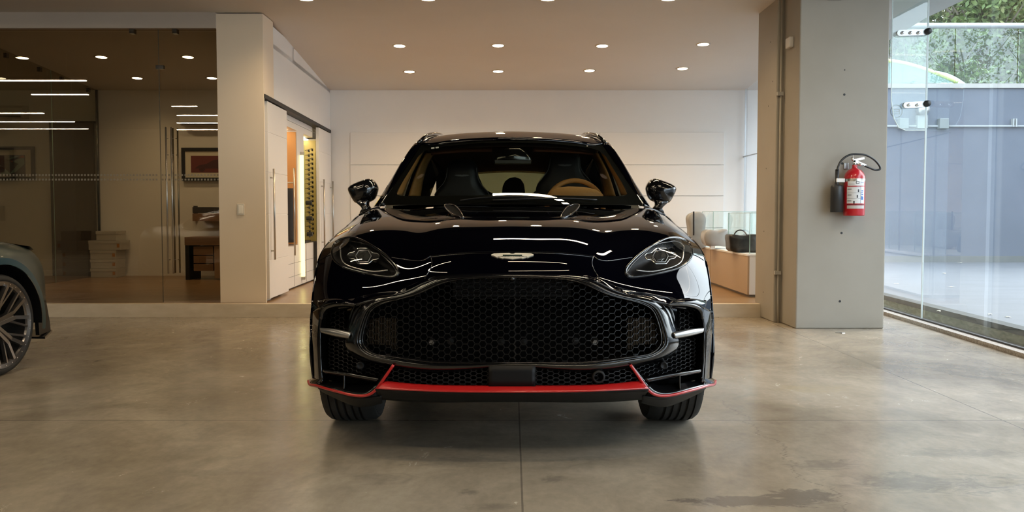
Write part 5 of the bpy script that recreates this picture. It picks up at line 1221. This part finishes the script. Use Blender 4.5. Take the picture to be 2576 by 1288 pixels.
# valve, levers, bracket, gauge
q = lambda px, py, dy=0: at(px, py, yy+dy)
vl = MB().tube([q(2150, 420), q(2150, 403)], .017, 12).tube([q(2146, 404), q(2143, 396)], .012, 10).build('valve', M['chrome'], ex, smooth=True)
MB().bar(q(2148, 403), q(2174, 398), .018, .009).build('upper_lever', M['chrome'], ex); MB().bar(q(2152, 406), q(2178, 417), .022, .014).build('lower_lever', M['chrome'], ex)
MB().tube([q(2158, 412), q(2172, 416)], .014, 10).build('hose_nut', M['chrome'], ex, smooth=True)
a, b = q(2133, 408), q(2145, 424); bevelled(MB().box(a.x, b.x, cf-.012, cf, b.z, a.z).build('wall_bracket', M['silver'], ex), .004)
MB().tube([tuple(v) for v in [q(2145+7*math.sin(t)*.3, 396-3+3*math.cos(t)) for t in np.linspace(0, 2*math.pi, 16, endpoint=False)]], .0015, 6, True).build('pull_ring', M['chrome'], ex)
hp = [(2176, 418), (2192, 424), (2206, 428), (2214, 425), (2211, 415), (2198, 401), (2180, 391), (2160, 388), (2140, 389), (2124, 397), (2112, 411), (2106, 428)]
MB().tube([tuple(p) for p in resample([tuple(q(x, y, -.02)) for x, y in hp], 70)], .0095, 10).build('hose', mat('hose_black', (.012, .012, .012), .35), ex, smooth=True)
hx = q(2105.5, 470).x; hm = mat('horn_black', (.028, .028, .029), .42)
MB().lathe([(0, zf(426)), (.018, zf(426)), (.019, zf(463)), (.019, zf(464)), (.03, zf(465)), (.052, zf(467)), (.057, zf(471)), (.058, zf(534)), (.054, zf(534)), (.05, zf(475))], (hx, yy, 0), 'z', 28).build('horn', hm, ex, smooth=True)
a, b = q(2102, 449), q(2123, 459); bevelled(MB().box(a.x, b.x, yy-.03, yy+.03, b.z, a.z).build('horn_clip', M['panel'], ex), .004)
# ================================================================= YARD OUTSIDE
PZ = .15
mb = MB(); mb.add([(gx(y)+d, y, z) for y in (-7, 18.2) for d, z in ((.17, -.2), (.17, PZ-.035), (.19, PZ))]+[(30, y, PZ) for y in (-7, 18.2)], [(0, 1, 4, 3), (1, 2, 5, 4), (2, 6, 7, 5)])
G_ = MB().add([(gx(-7)+.165, -7, -.2), (gx(18)+.165, 18, -.2), (gx(18)+.165, 18, PZ-.05), (gx(-7)+.165, -7, PZ-.05)], [(0, 1, 2, 3)])
o = struct('trim_10', G_, M['moss'])
G_ = MB(); G_.add([(gx(-7)+.16, -7, PZ-.05), (gx(18)+.16, 18, PZ-.05), (gx(18)+.165, 18, PZ-.0), (gx(-7)+.165, -7, PZ-.0), (gx(18)+.30, 18, PZ+.003), (gx(-7)+.27, -7, PZ+.003)], [(0, 1, 2, 3), (3, 2, 4, 5)])
struct('trim_11', G_, noisy('patio_dark_edge', (.02, .025, .025), (.06, .065, .06), 8, .7))  # narrow dark band along the patio's near edge
struct('floor_patio', mb, M['patio'])
RW = 17.7
zr = at(0, 222, RW).z
struct('wall_retaining', MB().box(3.5, 32, RW, RW+.3, 0, zr), M['bluewall'])
struct('trim_12', MB().box(3.5, 32, RW-.04, RW+.3, zr, zr+.09), noisy('coping', (.30, .29, .27), (.38, .37, .35), 3, .8))
struct('trim_13', MB().box(3.5, 32, RW-.03, RW, PZ, at(0, 644, RW).z), noisy('skirting_concrete', (.10, .11, .11), (.13, .14, .14), 2, .8))
wl_ = at(2320, 300, RW)
e = empty('wall_pipe', (8, RW-.05, at(0, 318, RW).z), 0, 'pale conduit running level along the grey blue yard wall', 'pipe'); zz = at(0, 318, RW).z
MB().tube([(3.6, RW-.04, zz), (30, RW-.04, zz)], .022, 8).build('pipe', mat('pipe_pale', (.28, .3, .31), .5), e, smooth=True)
for px in (2268, 2368): p = at(px, 312, RW); bevelled(MB().box(p.x-.09, p.x+.09, RW-.13, RW, p.z-.10, p.z+.10).build('junction_box', mat('box_grey', (.16, .18, .18), .5), e), .01)
p = at(2548, 312, RW); MB().box(p.x-.04, p.x-.015, RW-.08, RW, p.z-.06, p.z+.1).box(p.x+.015, p.x+.04, RW-.08, RW, p.z-.06, p.z+.1).build('clip', mat('clip_w', (.3, .32, .32), .5), e)
p = at(2316, 285, RW); e = empty('wall_lamp', (p.x, RW, p.z), 0, 'pale round wall lamp with box on the yard wall behind the fin', 'lamp')
MB().lathe([(0, -.2), (.10, -.18), (.12, -.05), (.1, 0)], (p.x, RW, p.z+.06), 'y', 20).build('head', M['silver'], e, smooth=True); MB().box(p.x-.1, p.x+.1, RW-.1, RW, p.z-.3, p.z-.05).build('box', mat('lamp_box', (.24,.26,.26), .5), e)
# railing on the retaining wall
e = empty('glass_railing', (8, RW+.1, zr+.09), 0, 'glass railing with pale tubular handrail on top of the yard wall', 'railing')
zh = at(0, 62, RW).z; MB().tube([(3.5, RW+.1, zh), (31, RW+.1, zh)], .055, 14).build('handrail', mat('rail_pale', (.36, .37, .38), .35, .3), e, smooth=True)
xs = [3.5, at(2246, 0, RW).x, at(2412, 0, RW).x, at(2571, 0, RW).x, at(2571, 0, RW).x+1.25, at(2571, 0, RW).x+2.5]
rg = glassmat('rail_glass', (.84, .95, .90), .07, haze=(.6, .75, .7), hz=.07)
for a, b in zip(xs, xs[1:]): MB().add([(a+.01, RW+.1, zr+.09), (b-.01, RW+.1, zr+.09), (b-.01, RW+.1, zh-.05), (a+.01, RW+.1, zh-.05)], [(0, 1, 2, 3)]).build('glass_panel', rg, e)
# reflection of a round parking sign, painted on the glass wall
yS = (CXP and 1)*9.55
def dec(px, py):   # point on the glass wall seen at that pixel
    r = ray(px, py); k = (GX0-GSL*7.1)/(r.x-GSL*r.y); return Vector((r.x*k-.004, r.y*k, CAMH+r.z*k))
sm = mat('sign_reflection_grey', (.30, .38, .45), .6); mb = MB(); n = 36
R1 = [dec(2256+16*math.cos(2*math.pi*k/n), 280+17*math.sin(2*math.pi*k/n)) for k in range(n)]; R2 = [dec(2256+13.4*math.cos(2*math.pi*k/n), 280+14.4*math.sin(2*math.pi*k/n)) for k in range(n)]
mb.grid([R1, R2], True)
for P in ([(2249, 274.5), (2262, 274.5), (2262, 276.8), (2249, 276.8)], [(2249, 280), (2262, 280), (2262, 282), (2249, 282)], [(2249, 285.5), (2264, 285.5), (2264, 288), (2249, 288)], [(2262, 274.5), (2265, 274.5), (2265, 288), (2262, 288)]): mb.add([dec(*q_) for q_ in P], [(0, 1, 2, 3)])
o = mb.build('sticker_or_reflection', sm); tag(o, 'faint grey reflection of a round E sign painted on the window glass', 'painted reflection')
# street level: ground, cars and trees
struct('floor_street', MB().box(3, 45, RW+.3, 60, 2.5, 2.87), M['asphalt'])
def ycar(Yc, xc, col, top, label, name, z0):
    e = empty(name, (xc, Yc, z0), 0, label, 'car'); st = [(-2.1, .55, .7), (-2.0, .9, .85), (-1.4, 1.0, .9), (-.7, 1.42, .8), (.2, 1.48, .78), (1.0, 1.3, .8), (1.7, 1.02, .88), (2.15, .95, .8)]
    if name == 'covered_car': st = [(-2.1, .6, .8), (-1.8, 1.3, .9), (-.9, 1.6, .92), (-.2, 1.68, .9), (.6, 1.72, .9), (1.1, 1.72, .9), (1.6, 1.5, .85), (2.1, 1.1, .7)]
    T = np.linspace(0, len(st)-1, 40); A = byparam(st, T); G = []
    for x, h, w in A:
        r = []
        for k in range(17):
            a = math.pi*k/16; cy = math.cos(a); s_ = math.sin(a); r.append((xc+x, Yc-w*np.sign(cy)*abs(cy)**.6, z0+.25+(h-.25)*s_**.5*1.0))
        G.append(r)
    MB().grid(G).build('body', col, e, smooth=True)
    if name != 'covered_car':
        for side_ in (-1,):
            P = [(xc-1.35, Yc-.83, z0+.95), (xc-.6, Yc-.78, z0+1.38), (xc+.2, Yc-.78, z0+1.44), (xc+.95, Yc-.8, z0+1.26), (xc+1.6, Yc-.86, z0+.98)]
            MB().tube([tuple(p) for p in resample(P, 30)], .045, 8).build('roof_line', top, e, smooth=True)
            MB().add([(a[0], a[1]-.01, a[2]) for a in P], [tuple(range(5))]).build('side_window', mat('pale_window', (.16, .24, .23), .15), e)
    for dx in (-1.3, 1.35): MB().lathe([(0, -.12), (.2, -.12), (.32, -.1), (.33, .1), (0, .1)], (xc+dx, Yc-.8, z0+.33), 'y', 24).build('wheel', M['tyre'], e, smooth=True)
zs_ = 2.87
ycar(19.6, 7.7, mat('pale_car_paint', (.20, .27, .25), .3), mat('yellow_roof', (.62, .66, .22), .35), 'pale car with yellow roof line parked above the yard wall behind the railing', 'street_car', zs_)
ycar(22.2, 9.3, noisy('car_cover', (.40, .42, .45), (.46, .48, .5), 3, .8), None, 'car under a white cover parked behind the railing, right of the pale car', 'covered_car', zs_)
lf = []
def tree(x, y, z, h, r, cols, label, seed, dens=2600, nb=16):
    rnd = random.Random(seed); e = empty('street_tree', (x, y, z), 0, label, 'tree', 'trees beyond the railing'); mb = MB()
    mb.tube([(x, y, z), (x+.1, y, z+h*.3), (x+rnd.uniform(-.3, .3), y, z+h*.6), (x+rnd.uniform(-.4, .4), y, z+h*.9)], [.14, .11, .07, .03], 8)
    for k in range(nb):
        a = rnd.uniform(0, 2*math.pi); t = rnd.uniform(.15, .7); l = r*rnd.uniform(.6, 1.0); b0 = Vector((x+.05, y, z+h*t)); b1 = b0+Vector((math.cos(a)*l*.6, math.sin(a)*l*.6, l*.45)); b2 = b0+Vector((math.cos(a)*l, math.sin(a)*l, l*.9)); mb.tube([b0, b1, b2], [.045, .028, .01], 5)
    mb.build('trunk', noisy('bark', (.10, .08, .06), (.2, .17, .13), 8, .9), e)
    V = []; Fc = []; I = []
    cl = [(rnd.gauss(0, .45)*r, rnd.gauss(0, .45)*r, h*rnd.uniform(.12, 1.02), rnd.uniform(.35, .8)*r*.6) for _ in range(26)]
    for k in range(dens):
        c = rnd.choice(cl); v = Vector((rnd.gauss(0, 1), rnd.gauss(0, 1), rnd.gauss(0, .8))); v = v.normalized()*c[3]*rnd.random()**.4
        o_ = Vector((x+c[0], y+c[1], z+c[2]))+v; s_ = rnd.uniform(.055, .12); u = Vector((rnd.gauss(0, 1), rnd.gauss(0, 1), rnd.gauss(0, 1))).normalized(); w = u.cross(Vector((rnd.gauss(0, 1), rnd.gauss(0, 1), rnd.gauss(0, 1)))).normalized()
        b = len(V); V += [o_-u*s_, o_+w*s_*.5, o_+u*s_, o_-w*s_*.5]; Fc.append((b, b+1, b+2, b+3)); I.append(k % len(cols))
    mesh('foliage', V, Fc, None, e, mats=cols, idx=I)
lm = [mat('leaf_%d' % k, c_, .6) for k, c_ in enumerate(((.08, .125, .03), (.12, .165, .045), (.17, .19, .06), (.10, .135, .04)))]
ly = [lm[2], mat('leaf_yellow', (.18, .165, .055), .6), lm[1]]
for k, (px, Yv, h, r, cc, dn, lb) in enumerate(((2150, 27, 6.5, 2.6, lm, 2600, 'leafy tree at the left, partly behind the concrete column'), (2290, 25, 6.8, 2.4, lm, 3200, 'green tree behind the pale car with the yellow roof line'), (2400, 28, 7.5, 2.6, ly, 3000, 'yellowish tree above the covered car'), (2470, 24, 6.0, 1.9, lm[:2], 2200, 'green tree right of the covered car'), (2560, 26, 7.0, 2.4, ly, 2200, 'thin branched tree at the right edge of the photo'), (2700, 28, 7, 2.8, lm, 2400, 'leafy tree beyond the right edge'), (2480, 33, 8.5, 3.4, ly, 3000, 'tall distant tree behind the others'), (2240, 34, 8.5, 3.4, lm, 3000, 'tall distant tree behind the pale car'), (2640, 33, 8.0, 3.4, lm, 2400, 'distant dark green tree at the far right'))):
    p = at(px, 300, Yv); tree(p.x, Yv, zs_-.4, h, r, cc, lb, 11+k, int(dn*5))
# street houses off to the right, seen only as reflections on the car and the glass
bf = empty('apartment_building', (30, -4, 2.9), 0, 'pale apartment block with rows of dark windows across the street', 'building')
MB().box(28, 36, -14, 2, 2.87, 15).build('wall', mat('facade', (.30, .29, .28), .7), bf)
for k in range(5):
    for j in range(7): MB().box(27.95, 28.02, -13.2+j*2.15, -12.0+j*2.15, 4.0+k*2.2, 5.4+k*2.2).build('window', M['gloss'], bf)
for k, (x, y) in enumerate(((21, 1.5), (23, 6), (22, -8))): tree(x, y, 2.8, 7, 2.4, lm, 'street tree off to the right outside the window glass, %s of three' % ('middle', 'rear', 'front')[k], 60+k, 5000)
# dead leaves on the patio
lfm = mat('dry_leaf', (.42, .40, .32), .7); ords_ = ['by the yard wall', 'in the middle of the patio', 'nearest the wall left', 'closest to the glass', 'near the right edge', 'beside the window joint', 'far right by the glass']
for k, (x, y) in enumerate(((2416, 661), (2376, 688), (2393, 722), (2490, 791), (2535, 798), (2256, 714), (2362, 783))):
    p = atz(x, y, PZ+.004); s_ = .05*p.y/14; a = k*1.3
    V = [p+Vector((s_*math.cos(a+t)*q_, s_*math.sin(a+t)*q_, .008*(j % 2))) for j, (t, q_) in enumerate(((0, 1.3), (.7, .6), (1.6, .8), (2.4, .6), (3.14, 1.2), (3.9, .6), (4.7, .8), (5.5, .6)))]
    o = MB().add(V, [tuple(range(8))]).build('dry_leaf', lfm); tag(o, 'small pale dry leaf on the patio outside, %s' % ords_[k], 'leaf', 'dry leaves on the patio')
# small metal floor disc by the column
p = atz(2114, 837, 0); o = MB().lathe([(0, .004), (.045, .004), (.05, 0)], (p.x, p.y, 0), 'z', 20).build('floor_disc', M['chrome']); tag(o, 'small round metal disc set in the floor before the column', 'floor fitting')
# ================================================================= THE TEAL SPORTS CAR AT THE LEFT EDGE
th = -math.atan2(.12, .99)
sc = empty('car', (-3.5, 6.1, 0), th, 'matte teal low sports car with large silver spoked wheel, cut by the left edge', 'car')
teal = mat('matte_teal', (.04, .062, .058), .33, .5, .1); teal2 = mat('deep_teal', (.012, .05, .06), .3, .4)
dkc = mat('carbon_black', (.008, .008, .009), .15, 0, .5)
Wm = wmat(sc)
def Lc(P): return [Wm @ Vector(p) for p in P]
st = [(.94, .30, .62, .46), (.90, .55, .68, .46), (.83, .70, .745, .45), (.70, .82, .805, .44), (.50, .91, .865, .38), (.22, .98, .905, .26), (0, 1.0, .918, .26), (-.4, 1.0, .915, .24), (-1.0, .985, .91, .22), (-1.7, .985, .94, .2), (-2.4, 1.01, .99, .2), (-3.0, 1.02, 1.0, .22), (-3.5, .97, .95, .3), (-3.75, .85, .86, .4)]
T = np.linspace(0, len(st)-1, 110); A = byparam(st, T); G = []
sec = [(0, -.07), (.3, -.075), (.55, -.06), (.75, -.02), (.86, 0), (.94, -.04), (.985, -.12), (1.0, -.24), (1.0, -.36)]
for y, hw, top, bot in A:
    half = [(q*hw, top+dz) for q, dz in sec]+[(hw*.995, max(bot+.08, (top-.36)*.5+bot*.5)), (hw*.97, bot)]
    half = [tuple(v) for v in byparam(half, np.linspace(0, len(half)-1, 34))]
    full = [(-x, z) for x, z in half[::-1]]+half[1:]; G.append([(-1.0+x, y, z) for x, z in full])
loc = [Vector(p) for r in G for p in r]; mb = MB(); mb.grid(G); K = []; gone = []
for f in mb.F:
    c = sum((loc[k] for k in f), Vector())/4; xx = abs(c.x+1)
    if any((c.y-yc)**2+(c.z-.36)**2 < ra**2 for yc, ra in ((0, .405), (-2.66, .41))) and xx > .6: gone.append(f); continue
    K.append(f)
mb.F = K
def circ(v):
    yc = 0 if v.y > -1.3 else -2.66; u = Vector((v.y-yc, v.z-.36))
    if u.length < .25 or abs(v.x+1) < .62: return v
    u = u.normalized()*.408; return Vector((v.x, yc+u.x, .36+u.y))
snap(mb, gone, circ); mb.V = Lc(mb.V); mb.I = [0]*len(K); mb.build('bodywork', teal, sc, smooth=True, solid=.01, soff=-1)
mb = MB(); P = [(0.004, .405*math.cos(a), .36+.405*math.sin(a)) for a in np.linspace(-.1, math.pi+.1, 40)]; mb.grid([Lc(P), Lc([(-.4, p[1], p[2]) for p in P])]); mb.build('arch_liner', M['void'], sc)
P1 = [(.002, .41*math.cos(a), .36+.41*math.sin(a)) for a in np.linspace(-.2, math.pi+.2, 40)]; P2 = [(.0, .455*math.cos(a), .36+.455*math.sin(a)) for a in np.linspace(-.2, math.pi+.2, 40)]
MB().grid([Lc([(x+.004, y, z) for x, y, z in P1]), Lc([(x-.0, y, z) for x, y, z in P2])]).build('arch_edge', teal2, sc, smooth=True)
# nose details: lamp, dark vent, splitter
MB().grid([Lc(r) for r in [[(-.20, .62, .845), (-.14, .50, .875), (-.17, .28, .91)], [(-.34, .72, .822), (-.30, .55, .862), (-.30, .3, .90)]]]).build('headlamp', dkc, sc, smooth=True)
MB().grid([Lc(r) for r in [[(-.36, .868, .70), (-.36, .875, .60), (-.38, .86, .50)], [(-.235, .775, .70), (-.225, .775, .60), (-.235, .74, .50)]]]).build('side_vent', dkc, sc, smooth=True)
MB().add(Lc([(-.03, .42, .225), (-.20, .80, .205), (-.20, .79, .28), (-.20, .74, .50), (-.03, .40, .52)]+[(-.06, .42, .225), (-.23, .80, .205), (-.23, .79, .28), (-.23, .74, .50), (-.06, .40, .52)]), [(0, 1, 2, 3, 4), (9, 8, 7, 6, 5)]+[(k, 5+k, 5+(k+1) % 5, (k+1) % 5) for k in range(5)]).build('splitter', M['satin'], sc)
MB().add(Lc([(-.0, .44, .195), (-.20, .82, .195), (-1.8, .82, .195), (-2, .44, .195), (-.0, .44, .21), (-.20, .82, .21), (-1.8, .82, .21), (-2, .44, .21)]), [(0, 1, 2, 3), (7, 6, 5, 4), (0, 4, 5, 1), (1, 5, 6, 2), (2, 6, 7, 3), (3, 7, 4, 0)]).build('floor_lip', dkc, sc)
# cabin bubble
st = [(-.55, .3, .90, 0), (-.8, .62, .98, 0), (-1.2, .74, 1.12, 0), (-1.7, .76, 1.20, 0), (-2.2, .72, 1.19, 0), (-2.8, .62, 1.09, 0), (-3.2, .5, .98, 0)]
T = np.linspace(0, 6, 40); A = byparam(st, T); G = []
for y, hw, top, _ in A: G.append([(-1+hw*math.cos(a), y, .84+(top-.84)*max(0, math.sin(a))**.7) for a in np.linspace(0, math.pi, 25)])
MB().grid([Lc(r) for r in G]).build('cabin_glass', dkc, sc, smooth=True)
# wheels
def sportwheel(yc, s):
    e = bpy.data.objects.new('wheel', None); link(e, sc); r = .352; x1 = -.01 if s > 0 else -1.99; d = -1 if s > 0 else 1; x0 = x1+d*.26
    def C(x, a, rr): return Wm @ Vector((x, yc+rr*math.cos(a), r+rr*math.sin(a)))
    def ringm(prof, n=72): return [[C(x, 2*math.pi*j/n, rr) for j in range(n)] for rr, x in prof]
    MB().grid(ringm([(.296, x1+d*.02), (.303, x1+d*.002), (.318, x1-d*.004), (.338, x1+d*.006), (.350, x1+d*.03), (.352, x1+d*.06), (.352, x0-d*.06), (.345, x0-d*.02), (.30, x0)]), True).build('tyre', M['tyre'], e, smooth=True)
    rm = mat('satin_titanium', (.26, .24, .225), .28, .95)
    mb = MB(); mb.grid(ringm([(.305, x1+d*.004), (.300, x1-d*.002), (.272, x1+d*.006), (.266, x1+d*.02), (.264, x1+d*.09), (.25, x0)]), True)
    for k in range(5):
        a = 2*math.pi*k/5+.35
        for q in (-1, 1):
            # V spokes with a twin rib out to the rim
            mb.bar(C(x1+d*.07, a+q*.34, .045), C(x1+d*.03, a+q*.13, .165), .026, .035, up=Vector((1, 0, 0))); mb.bar(C(x1+d*.03, a+q*.13, .16), C(x1+d*.006, a+q*.26, .276), .026, .03, up=Vector((1, 0, 0)))
            mb.bar(C(x1+d*.045, a+q*.2, .11), C(x1+d*.012, a+q*.50, .276), .015, .022, up=Vector((1, 0, 0)))
        mb.bar(C(x1+d*.06, a, .05), C(x1+d*.035, a, .16), .03, .02, up=Vector((1, 0, 0)))
    mb.build('rim', rm, e)
    MB().grid(ringm([(.0, x1+d*.055), (.022, x1+d*.055), (.05, x1+d*.06), (.055, x1+d*.08), (.03, x1+d*.12)], 32), True).build('hub', M['rimdark'], e, smooth=True)
    MB().grid(ringm([(.0, x1+d*.14), (.18, x1+d*.14), (.185, x1+d*.16)], 40), True).build('brake_disc', mat('disc_dark', (.03, .03, .03), .4, .7), e, smooth=True)
    P = [C(x1+d*.11, t, .165) for t in np.linspace(2.6, 3.8, 12)]; MB().tube(P, .035, 8).build('caliper', M['black'], e, smooth=True)
    mb = MB()
    for k in range(30): mb.lathe([(0, 0), (.0035, .0)], (0, 0, 0), 'x', 6) if False else mb.tube([C(x1-d*.001, 2*math.pi*k/30, .287), C(x1-d*.004, 2*math.pi*k/30, .287)], .0035, 6)
    mb.build('rim_bolts', M['chrome'], e)
sportwheel(0, 1); sportwheel(-2.66, 1); sportwheel(0, -1); sportwheel(-2.66, -1)
MB().grid([Lc([(-.35, -3.5, .2), (-.35, .7, .2)]), Lc([(-1.65, -3.5, .2), (-1.65, .7, .2)])]).build('underfloor', M['void'], sc)
